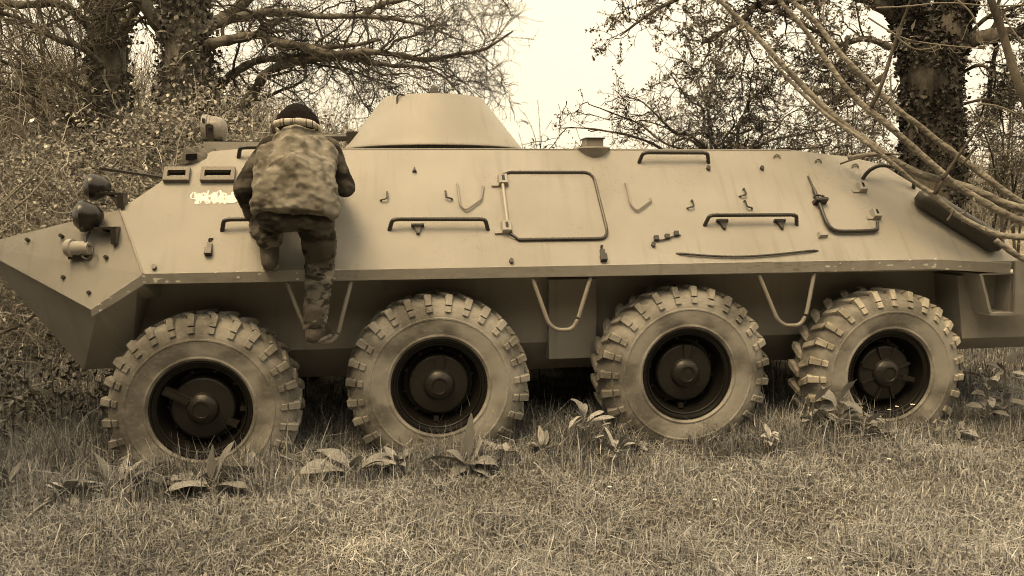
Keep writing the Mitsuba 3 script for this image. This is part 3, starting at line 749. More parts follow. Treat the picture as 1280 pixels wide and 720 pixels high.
# ------------------------------------------------------------------ vegetation helpers
def grow(P, R, n, length, angle, rng, k=6, t0=.2, up=0.0, wob=.18, ratio=.55, tip=.25, rmin=.0015, tbias=1.0):
    """n children on the branches P (m, j, 3), R (m, j): points (n, k, 3) and radii (n, k)."""
    m, j = P.shape[:2]
    L = np.linalg.norm(np.diff(P, axis=1), axis=2).sum(1)
    i = rng.choice(m, n, p=L / L.sum())
    t = t0 + (1 - t0) * rng.random(n) ** tbias
    f = t * (j - 1); a = np.minimum(f.astype(int), j - 2); f = (f - a)[:, None]
    p = P[i, a] * (1 - f) + P[i, a + 1] * f
    r = R[i, a] * (1 - f[:, 0]) + R[i, a + 1] * f[:, 0]
    d = P[i, a + 1] - P[i, a]; d /= np.linalg.norm(d, axis=1, keepdims=True) + 1e-9
    q = rng.normal(size=(n, 3)); q -= (q * d).sum(1, keepdims=True) * d; q /= np.linalg.norm(q, axis=1, keepdims=True) + 1e-9
    an = rng.uniform(*angle, n)[:, None]
    d = d * np.cos(an) + q * np.sin(an)
    ln = rng.uniform(*length, n) * (1.15 - .6 * t)
    pts, rad = [p], [np.maximum(r * ratio, rmin)]
    for s in range(1, k):
        d = d + rng.normal(size=(n, 3)) * wob + A([0, 0, up])
        d /= np.linalg.norm(d, axis=1, keepdims=True)
        p = p + d * (ln / (k - 1))[:, None]
        pts.append(p); rad.append(np.maximum(rad[0] * (1 - (1 - tip) * s / (k - 1)), rmin))
    return np.stack(pts, 1), np.stack(rad, 1)


def colored(mesh, key, base, var, rng, bsdf, per=None, smooth=False):
    """Adds a mesh whose pieces (per vertices each) carry one tone each."""
    nv = len(mesh.vertices); per = per or nv
    m = nv // per
    tone = np.exp(rng.normal(0, var, m))[:, None] * A(base)
    return add(key, mesh, bsdf, smooth=smooth, color=np.repeat(tone, per, 0)[:nv])


def leaf_quads(C, size, rng, flat=0.0, ratio=.55):
    """Folded rhombic leaves at C (n, 3); size (n,). Four vertices, two faces each."""
    n = len(C)
    d = rng.normal(size=(n, 3)); d[:, 2] *= 1 - flat; d /= np.linalg.norm(d, axis=1, keepdims=True)
    q = rng.normal(size=(n, 3)); q[:, 2] *= 1 - flat
    s = np.cross(d, q); s /= np.linalg.norm(s, axis=1, keepdims=True) + 1e-9
    if flat: s = np.cross(d, np.cross(s, d) * 0 + A([0, 0, 1.0]) + rng.normal(size=(n, 3)) * .5); s /= np.linalg.norm(s, axis=1, keepdims=True) + 1e-9
    up_ = np.cross(s, d)
    z = np.asarray(size)[:, None]
    V = np.stack([C, C + d * z * .45 + s * z * ratio * .5 + up_ * z * .08, C + d * z, C + d * z * .45 - s * z * ratio * .5 + up_ * z * .08], 1).reshape(-1, 3)
    b = np.arange(n)[:, None] * 4
    return trimesh.Trimesh(V, np.vstack([b + A([0, 1, 2]), b + A([0, 2, 3])]), process=False)


def trunk_mesh(pts, radii, sides=22, n=60, rough=.12, seed=1):
    p = smooth_path(np.column_stack([A(pts, float), A(radii, float)]), n)
    m = tubes(p[None, :, :3], p[None, :, 3], sides)
    v = np.asarray(m.vertices)
    c = np.repeat(p[:, :3], sides, 0); d = v - c
    k = 1 + rough * 2 * (meshkit.fbm(v * A([5, 5, 1.6]), 4, seed) - .5)
    m.vertices = c + d * k[:, None]
    return m, p


def px_path(pts, y0, y1=None, n=30, wander=0.0, seed=0):
    """A branch that runs along these sight lines at depths from y0 to y1, with some wander in depth."""
    y1 = y0 if y1 is None else y1
    r = np.random.default_rng(seed)
    ys = np.linspace(y0, y1, len(pts)) + r.normal(0, wander, len(pts))
    return smooth_path([at(a, b, y) for (a, b), y in zip(pts, ys)], n)


# ------------------------------------------------------------------ grass
_d = at(452, 699, 0.0) - EYE
PALE_SPOT = EYE + _d * ((EYE[2] + .02) / -_d[2])      # a patch of paler blades in the turf


def blades(X, Y, h, w, rng, key, lab, tone, lean=.45, dry=.12):
    n = len(X)
    az = rng.uniform(0, 2 * np.pi, n); bend = rng.gamma(2.0, lean / 2, n)
    d = np.stack([np.cos(az), np.sin(az), 0 * az], 1)
    s = np.stack([-np.sin(az + rng.normal(0, .6, n)), np.cos(az), 0 * az], 1)
    b = np.stack([X, Y, ground_h(X, Y) - .01], 1)
    mid = b + A([0, 0, 1]) * (h * .55)[:, None] + d * (h * .18 * bend)[:, None]
    tip = b + A([0, 0, 1]) * (h * np.clip(1.0 - .28 * bend, .25, 1))[:, None] + d * (h * .75 * bend)[:, None]
    w = np.broadcast_to(w, n)[:, None]
    Vv = np.stack([b - s * w, b + s * w, mid - s * w * .75, mid + s * w * .75, tip], 1).reshape(-1, 3)
    k = np.arange(n)[:, None] * 5
    F = np.vstack([k + A([0, 1, 3]), k + A([0, 3, 2]), k + A([2, 3, 4])])
    pat = meshkit.fbm(np.stack([X * 1.3, Y * 2.0, 0 * X], 1), 3, 21)
    t = tone * np.exp(rng.normal(0, .30, n)) * (.42 + 1.12 * pat)
    c = t[:, None] * A([1.0, 1.0, .99])
    pale_blade = rng.random(n) < .9 * np.exp(-(((X - PALE_SPOT[0]) / .16) ** 2 + ((Y - PALE_SPOT[1]) / .10) ** 2))
    isdry = rng.random(n) < dry * (.4 + 1.2 * pat)
    c[isdry] = (rng.uniform(.24, .48, isdry.sum()))[:, None] * A([1.0, .985, .95])
    c[pale_blade] = (rng.uniform(.5, .75, pale_blade.sum()))[:, None] * A([1.0, .98, .93])
    add(key, trimesh.Trimesh(Vv, F, process=False), 'blade', color=np.repeat(c, 5, 0))
    tag(key, lab, 'grass', kind='stuff')


def scatter(n, x0, x1, y0, y1, rng, keep=None):
    X, Y = rng.uniform(x0, x1, n), rng.uniform(y0, y1, n)
    if keep is not None:
        ok = rng.random(n) < keep(X, Y); X, Y = X[ok], Y[ok]
    return X, Y


gr = np.random.default_rng(11)
clump = lambda X, Y, f, s: meshkit.fbm(np.stack([X * f, Y * f, 0 * X], 1), 2, s)
X, Y = scatter(215000, -2.6, 6.4, -2.1, -.05, gr, lambda x, y: np.clip(1.25 - .12 * (y + 2.1), .3, 1))
h = (.028 + .085 * clump(X, Y, 3.4, 31) ** 1.6) * np.exp(gr.normal(0, .36, len(X)))
blades(X, Y, h, gr.uniform(.002, .004, len(X)), gr, 'lawn_grass', 'short worn meadow grass in front of the vehicle', .295, 1.0, .24)
edge = lambda x, y: -.42 + .10 * np.sin(x * 1.7) + .55 * (clump(x, y, 2.6, 35) - .5)
X, Y = scatter(230000, -3.2, 6.8, -1.0, 1.1, gr, lambda x, y: np.clip((y - edge(x, y)) * 2.2, 0, 1) * np.where((y > .35) & (x > -.7) & (x < 5.3), .35, 1))
h = (.07 + .17 * clump(X, Y, 2.2, 41) ** 1.3) * np.exp(gr.normal(0, .30, len(X)))
blades(X, Y, h, gr.uniform(.0018, .0036, len(X)), gr, 'tall_grass', 'longer uncut grass around the wheels', .25, .55, .10)
X, Y = scatter(90000, -8, 10, .9, 7.0, gr, lambda x, y: np.where((y < 2.9) & (x > -1.0) & (x < 5.4), .12, 1))
h = (.10 + .20 * clump(X, Y, 1.6, 51)) * np.exp(gr.normal(0, .30, len(X)))
blades(X, Y, h, gr.uniform(.003, .006, len(X)), gr, 'verge_grass', 'rough grass behind the vehicle at the foot of the thicket', .16, .6, .12)
# small flat weeds and litter in the turf
X, Y = scatter(9000, -2.6, 6.4, -2.1, .0, gr, lambda x, y: np.clip((clump(x, y, 2.5, 61) - .42) * 5, 0.05, 1))
m = leaf_quads(np.stack([X, Y, ground_h(X, Y) + gr.uniform(.01, .04, len(X))], 1), gr.uniform(.012, .032, len(X)), gr, .55, .6)
colored(m, 'turf_weeds', (.17, .165, .15), .35, gr, 'leaf', 4)
tag('turf_weeds', 'small flat weeds and leaf litter in the turf', 'weeds', kind='stuff')


# ------------------------------------------------------------------ broad-leaved plants
def big_leaf(base, dirn, length, width, bend, rng, n=8, wave=.06):
    d = A(dirn, float); d /= np.linalg.norm(d)
    s = np.cross(d, [0, 0, 1.0]); s = A([1.0, 0, 0]) if np.linalg.norm(s) < .1 else s / np.linalg.norm(s)
    roll = rng.normal(0, .35)
    p, rows, cur = A(base, float), [], d.copy()
    ph = rng.uniform(0, 6)
    for i in range(n + 1):
        t = i / n
        prof = math.sin(math.pi * min(1, max(0, (t - .12) / .88)) ** .8) ** .75 if t > .12 else 0.0
        w = max(width * .5 * prof, .003)
        nn = np.cross(s, cur); nn /= np.linalg.norm(nn)
        ss = s * math.cos(roll) + nn * math.sin(roll)
        n2 = np.cross(ss, cur)
        wv = wave * width * math.sin(ph + 9 * t)
        rows += [p - ss * w + n2 * (w * .28 + wv), p - n2 * .0, p + ss * w + n2 * (w * .28 - wv)]
        cur = cur + A([0, 0, -bend / n]) + rng.normal(size=3) * .02
        cur /= np.linalg.norm(cur)
        p = p + cur * (length / n)
    f = []
    for i in range(n):
        for j in (0, 1):
            a = i * 3 + j
            f += [[a, a + 1, a + 4], [a, a + 4, a + 3]]
    return trimesh.Trimesh(A(rows), f, process=False)


pr = np.random.default_rng(23)


def plant(name, label, cat_, x, y, spec, group=None, stem=0.0, tone=.15):
    """spec: list of (azimuth degrees, elevation degrees, length, width, bend)."""
    k = name; n = 0
    while k in labels:
        n += 1; k = f'{name}_{n:03d}'
    tag(k, label, cat_, group)
    z = float(ground_h(x, y))
    if stem:
        add(f'{k}__stem', tubes(A([[(x, y, z - .02), (x + .01, y, z + stem * .5), (x + .015, y + .01, z + stem)]]), A([[.006, .005, .003]]), 6), 'twig', color=np.tile(A([.14, .13, .11]), (18, 1)))
    for az, el, ln, w, b in spec:
        a, e = math.radians(az), math.radians(el)
        zz_ = z + (pr.uniform(.15, .95) * stem if stem else 0)
        lf = 1.08 if name == 'dock_plant' else 1.05
        m = big_leaf((x + .01 * math.cos(a), y + .01 * math.sin(a), zz_ + .055), (math.cos(a) * math.cos(e), math.sin(a) * math.cos(e), math.sin(e)), ln * lf, w * lf, b, pr)
        t = 1.0 * tone * math.exp(pr.normal(0, .28))
        add(f'{k}__leaf', m, 'leaf', smooth=True, color=np.tile(t * A([1, .99, .96]), (len(m.vertices), 1)))
    return k


def rosette(n, ln, w, el=(15, 60), az=(0, 360), b=(.5, 1.3)):
    return [(pr.uniform(*az), pr.uniform(*el), ln * pr.uniform(.5, 1.25), w * pr.uniform(.6, 1.25), pr.uniform(*b)) for _ in range(n)]


plant('dock_plant', 'broad clump of long pointed leaves left of the front wheel, leftmost dock', 'plant', -.62, -.30, rosette(20, .22, .05, (12, 60)), tone=.25)
plant('dock_plant', 'upright narrow leaves against the left edge of the front tyre', 'plant', -.40, -.22, rosette(9, .22, .045, (40, 80)), tone=.24)
plant('dock_plant', 'large flat leaves lying in front of the front wheel', 'plant', .10, -.28, [(170, 8, .30, .11, .3), (20, 35, .22, .09, .6), (35, 65, .24, .08, .5), (200, 25, .2, .07, .7), (330, 20, .22, .09, .5), (90, 75, .2, .05, .4)], tone=.22)
plant('dock_plant', 'wide pale leaves in the grass between the front and second wheels', 'plant', .86, -.24, [(200, 42, .30, .12, 1.0), (160, 55, .30, .13, 1.3), (340, 50, .24, .09, 1.1), (20, 40, .26, .10, 1.2), (280, 65, .24, .07, .9)], tone=.24)
plant('dock_plant', 'dock with one upright leaf in front of the hub of the second wheel', 'plant', 1.49, -.26, [(75, 80, .27, .055, .15), (180, 40, .24, .085, 1.1), (340, 42, .17, .085, 1.4), (220, 10, .12, .07, .8), (320, 8, .13, .08, .8), (30, 60, .15, .05, .5), (200, 60, .16, .06, .9), (290, 40, .10, .05, .6)], tone=.19)
plant('leafy_weed', 'weed with curled leaves at the left edge of the third wheel', 'plant', 2.20, -.12, rosette(12, .17, .055, (20, 75)), stem=.26, tone=.24)
plant('leafy_weed', 'low weed in front of the dark gap between second and third wheels', 'plant', 2.33, -.34, rosette(11, .13, .045, (15, 70)), stem=.12, tone=.25)
plant('leafy_weed', 'small pale herb in the grass in front of the third wheel', 'plant', 3.27, -.30, rosette(14, .07, .03, (15, 75)), stem=.13, tone=.32)
for q, (x, y, sp, st, lb) in enumerate([(3.66, -.06, 14, .30, 'tall leafy weed left of the last wheel, farthest from it'), (3.82, -.10, 15, .24, 'leafy weed leaning on the left side of the last tyre'), (3.97, -.14, 11, .16, 'low leafy weed under the left side of the last tyre')]):
    plant('leafy_weed', lb, 'plant', x, y, rosette(sp, .15, .055, (10, 75)), stem=st, tone=.24)
for x, y, st, lb in [(4.90, -.02, .36, 'dark leafy bush right of the last wheel, nearest to the tyre'), (5.08, .05, .42, 'dark leafy bush at the right edge of the grass, tallest there'), (5.22, -.10, .30, 'leafy bush cut by the right edge of the view')]:
    plant('weed_bush', lb, 'bush', x, y, rosette(20, .14, .05, (0, 75)), stem=st, tone=.17)
plant('leafy_weed', 'small flat weed near the right edge in front of the leafy bushes', 'plant', 4.95, -.42, rosette(10, .09, .04, (5, 40)), stem=.05, tone=.15)
for q, (x, y, lb) in enumerate([(-1.25, .55, 'nettle-like weed under the bow, nearest the front wheel'), (-1.5, .75, 'leafy weed at the left edge under the bow'), (-1.05, .75, 'leafy weed behind the bow plate')]):
    plant('leafy_weed', lb, 'plant', x, y, rosette(16, .14, .045, (0, 70)), stem=.38, tone=.13)


br = np.random.default_rng(29)
for q, (x, y, lb) in enumerate([(-1.30, .95, 'low bramble heap under the point of the bow'), (-1.75, 1.25, 'low bramble heap at the left edge beyond the bow'), (-1.05, 1.35, 'low bramble heap behind the bow, nearest the front wheel')]):
    k = 'bramble' + (f'_{q:03d}' if q else '')
    tag(k, lb, 'bramble')
    P0 = A([x, y, 0]) + br.normal(0, .16, (26, 3)) * A([1, 1, 0]); P0[:, 2] = ground_h(P0[:, 0], P0[:, 1]); d_ = br.normal(0, .6, (26, 3)) + A([0, 0, 1.0]); pts_ = [P0]
    for s_ in range(1, 9):
        d_ = d_ + br.normal(0, .25, (26, 3)) - A([0, 0, .22]); d_ /= np.linalg.norm(d_, axis=1, keepdims=True); pts_.append(pts_[-1] + d_ * .125)
    BP = np.stack(pts_, 1); BP[..., 2] = np.maximum(BP[..., 2], ground_h(BP[..., 0], BP[..., 1]) + .01)
    colored(tubes(BP, np.tile(np.linspace(.005, .002, 9), (26, 1)), 4), f'{k}__stems', (.20, .185, .155), .4, br, 'twig', 36); stuffpart(f'{k}__stems')
    C_ = np.repeat(BP[:, 2:].reshape(-1, 3), 4, 0) + br.normal(0, .035, (26 * 7 * 4, 3))
    colored(leaf_quads(C_, br.uniform(.03, .065, len(C_)), br, 0, .6), f'{k}__foliage', (.10, .095, .083), .35, br, 'leaf', 4); stuffpart(f'{k}__foliage')


def daisy(x, y, h, r, label, group=None):
    k = 'daisy'; n = 0
    while k in labels:
        n += 1; k = f'daisy_{n:03d}'
    tag(k, label, 'flower', group)
    z = float(ground_h(x, y))
    c = A([x + pr.normal(0, .01), y - .01, z + h])
    add(f'{k}__stem', tubes(A([[(x, y, z - .01), ((x + c[0]) / 2 + .004, y, z + h * .5), c]]), A([[.002, .0018, .0016]]), 5), 'twig', color=np.tile(A([.14, .13, .11]), (15, 1)))
    g = np.linspace(0, 2 * np.pi, 13)[:-1]
    Vp = [c] + [c + A([math.cos(a) * r, math.sin(a) * r - .3 * r * 0, .35 * r]) * (1 if i % 2 == 0 else .75) for i, a in enumerate(g)]
    add(f'{k}__petals', trimesh.Trimesh(A(Vp), [[0, i + 1, (i + 1) % 12 + 1] for i in range(12)], process=False), 'whitepaint')
    m = trimesh.creation.icosphere(1, r * .35); m.apply_scale([1, 1, .5]); m.apply_translation(c + A([0, 0, .15 * r]))
    add(f'{k}__centre', m, 'steel', smooth=True)


for (px, py, h, r), o in zip(((1097, 520, .06, .012), (1112, 512, .14, .013), (1124, 508, .17, .013), (1138, 506, .18, .016)), ('leftmost', 'second', 'third', 'rightmost')):
    p = at(px, py, -.16)
    daisy(p[0], p[1], max(.05, p[2] - float(ground_h(p[0], p[1]))), r, f'{o} of the four small daisies before the hub of the last wheel', 'daisies before the last wheel')
for (x, y), lb in zip(((.35, -.30), (2.2, -.62), (2.72, -.80), (2.95, -1.35), (3.35, -.62), (3.9, -.52)), ('tiny white daisy in front of the front wheel', 'tiny white daisy in the turf below the gap between the second and third wheels', 'tiny white daisy in the turf in front of the third wheel', 'tiny white daisy nearest the bottom edge of the view', 'tiny white daisy in the turf between the third and last wheels', 'tiny white daisy in the turf farthest right')):
    daisy(x, y, .055, .013, lb, 'daisies in the turf')
# low broad leaves along the wheel bases
for q, (x, y, n_, ln, w, el, tn, lb) in enumerate([
        (-.30, -.20, 7, .20, .075, (5, 45), .19, 'low flat leaves at the foot of the front tyre, left side'), (-.02, -.24, 8, .20, .085, (5, 40), .20, 'wide drooping leaves under the middle of the front wheel'), (.30, -.20, 8, .20, .08, (10, 55), .23, 'broad leaves at the right foot of the front tyre'),
        (.58, -.16, 7, .18, .06, (15, 60), .20, 'small dock in the grass just right of the front tyre'), (1.10, -.20, 8, .18, .07, (10, 60), .22, 'broad leaves at the left foot of the second tyre'), (1.72, -.18, 8, .17, .06, (10, 60), .21, 'narrow leaves at the right foot of the second tyre'),
        (1.95, -.12, 7, .17, .055, (15, 65), .20, 'dock in the gap just right of the second wheel'), (2.50, -.16, 7, .15, .055, (10, 60), .21, 'small dock at the left foot of the third tyre'), (3.45, -.10, 9, .17, .06, (10, 65), .21, 'dock beside the right foot of the third tyre'),
        (4.10, -.22, 8, .13, .045, (5, 50), .22, 'low leaves directly under the last wheel'), (4.62, -.16, 10, .16, .055, (10, 65), .20, 'leaves at the right foot of the last tyre'), (-1.0, -.15, 9, .18, .05, (10, 60), .20, 'pointed leaves in the long grass below the bow')]):
    plant('dock_plant', lb, 'plant', x, y + .05, [(a_, e_ + 12, l_, w_, b_) for a_, e_, l_, w_, b_ in rosette(n_ + 3, ln * .74, w * .74, el)], tone=tn * 1.1)


# ------------------------------------------------------------------ trees, left: two ivy-clad trunks with bare boughs
def ivy(p, key, n, rng, spread, size, tone, lo=0.0, hi=1.0):
    """Leaves clinging round a trunk path p (k, 4)."""
    t = rng.uniform(lo, hi, n) * (len(p) - 1); i = np.minimum(t.astype(int), len(p) - 2); f = (t - i)[:, None]
    c = p[i] * (1 - f) + p[i + 1] * f
    d = rng.normal(size=(n, 3)); d[:, 2] *= .3; d /= np.linalg.norm(d, axis=1, keepdims=True)
    off = c[:, 3] * (1.0 + spread * rng.gamma(1.3, .5, n))
    C = c[:, :3] + d * off[:, None]
    keep = meshkit.fbm(C * 2.6, 3, 77) > .40
    C = C[keep]
    colored(leaf_quads(C, rng.uniform(*size, len(C)), rng, 0, .75), key, tone, .25, rng, 'leaf', 4)
    stuffpart(key)


def tree(name, label, trunks, boughs, twig_levels, rng, twig_tone=(.09, .08, .068), bark_='bark_dark', ivy_n=0, ivy_kw=None, leaves=None):
    k = name; n = 0
    while k in labels:
        n += 1; k = f'{name}_{n:03d}'
    tag(k, label, 'tree')
    for q, (pts, rad) in enumerate(trunks):
        m, p = trunk_mesh(pts, rad, seed=q + len(k))
        add(f'{k}__trunk', m, bark_, smooth=True)
        if ivy_n:
            iv = f'{k}__ivy' + (f'_{q:03d}' if q else '')
            ivy(p, iv, ivy_n, rng, **ivy_kw)
    Ps, Rs = [], []
    for pth, r0, r1 in boughs:
        r = np.linspace(r0, r1, len(pth)) * (1 + .12 * np.sin(np.arange(len(pth)) * 1.9 + r0 * 99))
        m = tubes(pth[None], r[None], 9)
        m.vertices = np.asarray(m.vertices) + (meshkit.fbm(np.asarray(m.vertices) * 7, 2, 3)[:, None] - .5) * r0 * .5
        add(f'{k}__bough', m, bark_, smooth=True)
        Ps.append(smooth_path(pth, 30)); Rs.append(np.interp(np.linspace(0, 1, 30), np.linspace(0, 1, len(r)), r))
    P, R = np.stack(Ps), np.stack(Rs)
    allp, allr = [], []
    for lev in twig_levels:
        kk = {**lev}
        nn = kk.pop('n')
        P, R = grow(P, R, nn, rng=rng, **kk)
        allp.append((P, R))
    ms, cols = [], []
    for P_, R_ in allp:
        m = tubes(P_, R_, 4 if R_.max() > .006 else 3)
        ms.append(m)
    tw = cat(ms)
    colr = np.tile(A(twig_tone), (len(tw.vertices), 1)) * np.exp(np.random.default_rng(5).normal(0, .0, (1, 1)))
    add(f'{k}__twigs', tw, 'twig', color=colr, smooth=True)
    stuffpart(f'{k}__twigs')
    if leaves:
        nl, size, tone = leaves
        j = rng.integers(0, len(P), nl); s = rng.uniform(.3, 1, nl) * (P.shape[1] - 1); a = np.minimum(s.astype(int), P.shape[1] - 2)
        C = P[j, a] + (P[j, a + 1] - P[j, a]) * (s - a)[:, None] + rng.normal(0, .012, (nl, 3))
        colored(leaf_quads(C, rng.uniform(*size, nl), rng, 0, .6), f'{k}__foliage', tone, .3, rng, 'leaf', 4)
        stuffpart(f'{k}__foliage')
    return k


YA, YB = 6.2, 5.6
g0 = lambda px, y: A([at(px, 250, y)[0], y, float(ground_h(at(px, 250, y)[0], y)) - .1])
tl = np.random.default_rng(31)
ta = [g0(120, YA), at(128, 200, YA), at(136, 90, YA), at(134, 0, YA), at(128, -120, YA + .2), at(120, -260, YA + .3)]
tree('oak_tree', 'ivy covered dark trunk at far left rising behind the thicket', [(ta, [.32, .24, .21, .19, .16, .13])],
     [(px_path([(128, 195), (100, 160), (72, 128), (40, 112), (0, 108), (-60, 118)], YA, YA - .8, 26, .1, 1), .065, .03),
      (px_path([(120, 45), (95, 15), (70, 2), (30, 8), (-20, 0)], YA, YA - .6, 22, .1, 2), .06, .03),
      (px_path([(150, 110), (110, 60), (70, 50), (20, 18), (-40, 10)], YA, YA - 1, 22, .1, 3), .05, .02),
      (px_path([(140, 60), (165, 20), (190, -30), (230, -80)], YA, YA - .4, 20, .1, 4), .07, .04),
      (px_path([(125, 120), (60, 90), (20, 85), (-30, 60)], YA, YA - .9, 22, .1, 6), .04, .015)],
     [dict(n=110, length=(.7, 2.0), angle=(.4, 1.3), k=8, wob=.28, ratio=.4, up=.0), dict(n=900, length=(.35, 1.0), angle=(.4, 1.2), k=6, wob=.36, ratio=.5, rmin=.003), dict(n=3600, length=(.15, .45), angle=(.4, 1.2), k=5, wob=.3, ratio=.6, rmin=.0022)], tl,
     twig_tone=(.23, .21, .175), bark_='bark_mid', ivy_n=8000, ivy_kw=dict(spread=.35, size=(.04, .09), tone=(.16, .15, .13), lo=.05, hi=.85))
tb = [g0(225, YB), at(228, 180, YB), at(235, 110, YB), at(235, 50, YB), at(228, 0, YB), at(215, -120, YB)]
tree('oak_tree', 'thick ivy covered oak second from left with bare boughs reaching right over the turret', [(tb, [.37, .30, .27, .25, .22, .18])],
     [(px_path([(240, 45), (271, 28), (340, 12), (396, 21), (455, 20), (490, 23), (537, 33), (568, 47)], YB, YB - .6, 40, .12, 11), .062, .010),
      (px_path([(452, 21), (475, 4), (505, 0), (540, -14)], YB - .3, YB - .5, 20, .05, 12), .04, .015),
      (px_path([(245, 60), (270, 53), (299, 48), (323, 42), (337, 50), (356, 58), (402, 60), (440, 57), (475, 50)], YB, YB - .5, 40, .1, 13), .075, .016),
      (px_path([(330, 52), (390, 60), (415, 70), (455, 64), (490, 67), (537, 77), (571, 67), (604, 64), (622, 52), (641, 39)], YB - .2, YB - .9, 44, .12, 14), .06, .010),
      (px_path([(255, 205), (285, 158), (318, 116), (330, 92), (345, 84), (365, 77), (396, 74), (434, 72), (477, 81), (521, 83), (552, 91), (575, 117)], YB + .3, YB - .5, 44, .12, 15), .08, .006),
      (px_path([(250, 40), (285, 20), (320, -10), (380, -40), (440, -60)], YB, YB + .3, 24, .1, 16), .075, .03),
      (px_path([(215, 60), (195, 25), (170, -10), (150, -60)], YB, YB - .3, 20, .1, 17), .09, .05),
      (px_path([(270, 110), (300, 85), (330, 72), (352, 75), (385, 66)], YB + .5, YB, 22, .1, 18), .06, .03),
      (px_path([(600, 64), (608, 48), (603, 38), (592, 34)], YB - .9, YB - .9, 12, .02, 19), .010, .005)],
     [dict(n=130, length=(.5, 1.4), angle=(.4, 1.3), k=9, wob=.3, ratio=.38, up=-.02, rmin=.005), dict(n=1100, length=(.25, .8), angle=(.4, 1.2), k=7, wob=.34, ratio=.5, rmin=.0035, up=-.03), dict(n=5200, length=(.12, .38), angle=(.4, 1.2), k=5, wob=.3, ratio=.6, rmin=.0022)], tl,
     twig_tone=(.085, .077, .066), bark_='bark_mid', ivy_n=10000, ivy_kw=dict(spread=.32, size=(.04, .09), tone=(.14, .131, .115), lo=.02, hi=.9))

# ------------------------------------------------------------------ thicket: bramble, ivy and thin stems as one mass
th = np.random.default_rng(41)
ZT = [(-420, 190), (-60, 195), (0, 215), (60, 200), (110, 165), (150, 140), (200, 128), (250, 110), (300, 132), (340, 150), (400, 165), (450, 182), (520, 215), (700, 235)]
zx = A([at(a, b, 4.6)[0] for a, b in ZT]); zh = A([at(a, b, 4.6)[2] for a, b in ZT])
nc = 2600
cx, cy = th.uniform(zx[0], zx[-1], nc), th.uniform(3.7, 6.2, nc)
ht = np.interp(cx + (cy - 4.6) * -.15, zx, zh) * (1 + .07 * (cy - 4.6))
cz = ht * th.random(nc) ** .8
C = np.stack([cx, cy, cz], 1)
C = C[meshkit.fbm(C * 1.3, 3, 4) > .38]
C = np.repeat(C, 42, 0) + th.normal(0, .13, (len(C) * 42, 3))
C = C[C[:, 1] > 3.2]
colored(leaf_quads(C, th.uniform(.025, .065, len(C)), th, 0, .6), 'bramble_thicket', (.25, .236, .208), .40, th, 'leaf', 4)
tag('bramble_thicket', 'dense bramble and ivy thicket filling the ground behind the bow', 'thicket', kind='stuff')
ns = 3400
sx, sy = th.uniform(zx[0], zx[-3], ns), th.uniform(3.8, 7.5, ns)
P0 = np.stack([sx, sy, ground_h(sx, sy)], 1)
hh = np.interp(sx, zx, zh) * th.uniform(.6, 1.25, ns)
K = 11
d = np.stack([th.normal(0, .5, ns), th.normal(0, .4, ns), np.ones(ns)], 1)
pts = [P0]
for s in range(1, K):
    d = d + th.normal(0, .42, (ns, 3)); d[:, 2] = np.maximum(d[:, 2], -.35) ; d /= np.linalg.norm(d, axis=1, keepdims=True)
    pts.append(pts[-1] + d * (hh / (K - 1) * 1.15)[:, None])
SP = np.stack(pts, 1); SR = th.uniform(.0025, .0065, ns)[:, None] * np.linspace(1, .3, K)
S2, R2 = grow(SP, SR, 34000, (.2, .75), (.4, 1.4), th, 6, .2, -.02, .42, .6, rmin=.0022)
tw = cat([tubes(SP, SR, 3), tubes(S2, R2, 3)])
tone = np.r_[np.repeat(np.exp(th.normal(0, .45, ns)), K * 3), np.repeat(np.exp(th.normal(0, .45, 34000)), 18)][:, None] * A([.33, .31, .27])
add('thicket_stems', tw, 'twig', color=tone)
tag('thicket_stems', 'tangle of thin bare stems standing up through the thicket', 'thicket', kind='stuff')
# pale twiggy mass farther back between the oaks and the turret
nf = 2200
fx, fy = th.uniform(at(-250, 100, 9)[0], at(470, 100, 9)[0], nf), th.uniform(7.6, 11, nf)
top = np.interp(fx, [at(q, 100, 9)[0] for q in (-250, 120, 240, 330, 430, 475)], [4.6, 4.6, 4.0, 3.5, 2.9, 2.3])
P0 = np.stack([fx, fy, 0 * fx + .3], 1); d = np.stack([th.normal(0, .12, nf), th.normal(0, .12, nf), np.ones(nf)], 1); pts = [P0]
for s in range(1, 8):
    d = d + th.normal(0, .14, (nf, 3)); d /= np.linalg.norm(d, axis=1, keepdims=True)
    pts.append(pts[-1] + d * (top * th.uniform(.7, 1.0, nf) / 7)[:, None])
FP = np.stack(pts, 1); FR = th.uniform(.006, .012, nf)[:, None] * np.linspace(1, .35, 8)
F2, Q2 = grow(FP, FR, 24000, (.3, 1.0), (.3, 1.0), th, 6, .25, .03, .25, .6, rmin=.0035)
tone = np.r_[np.repeat(np.exp(th.normal(0, .25, nf)), 24), np.repeat(np.exp(th.normal(0, .25, 24000)), 18)][:, None] * A([.27, .25, .21])
add('far_coppice', cat([tubes(FP, FR, 3), tubes(F2, Q2, 3)]), 'twig', color=tone)
tag('far_coppice', 'pale mass of fine bare twigs behind the oaks, left of the turret', 'thicket', kind='stuff')

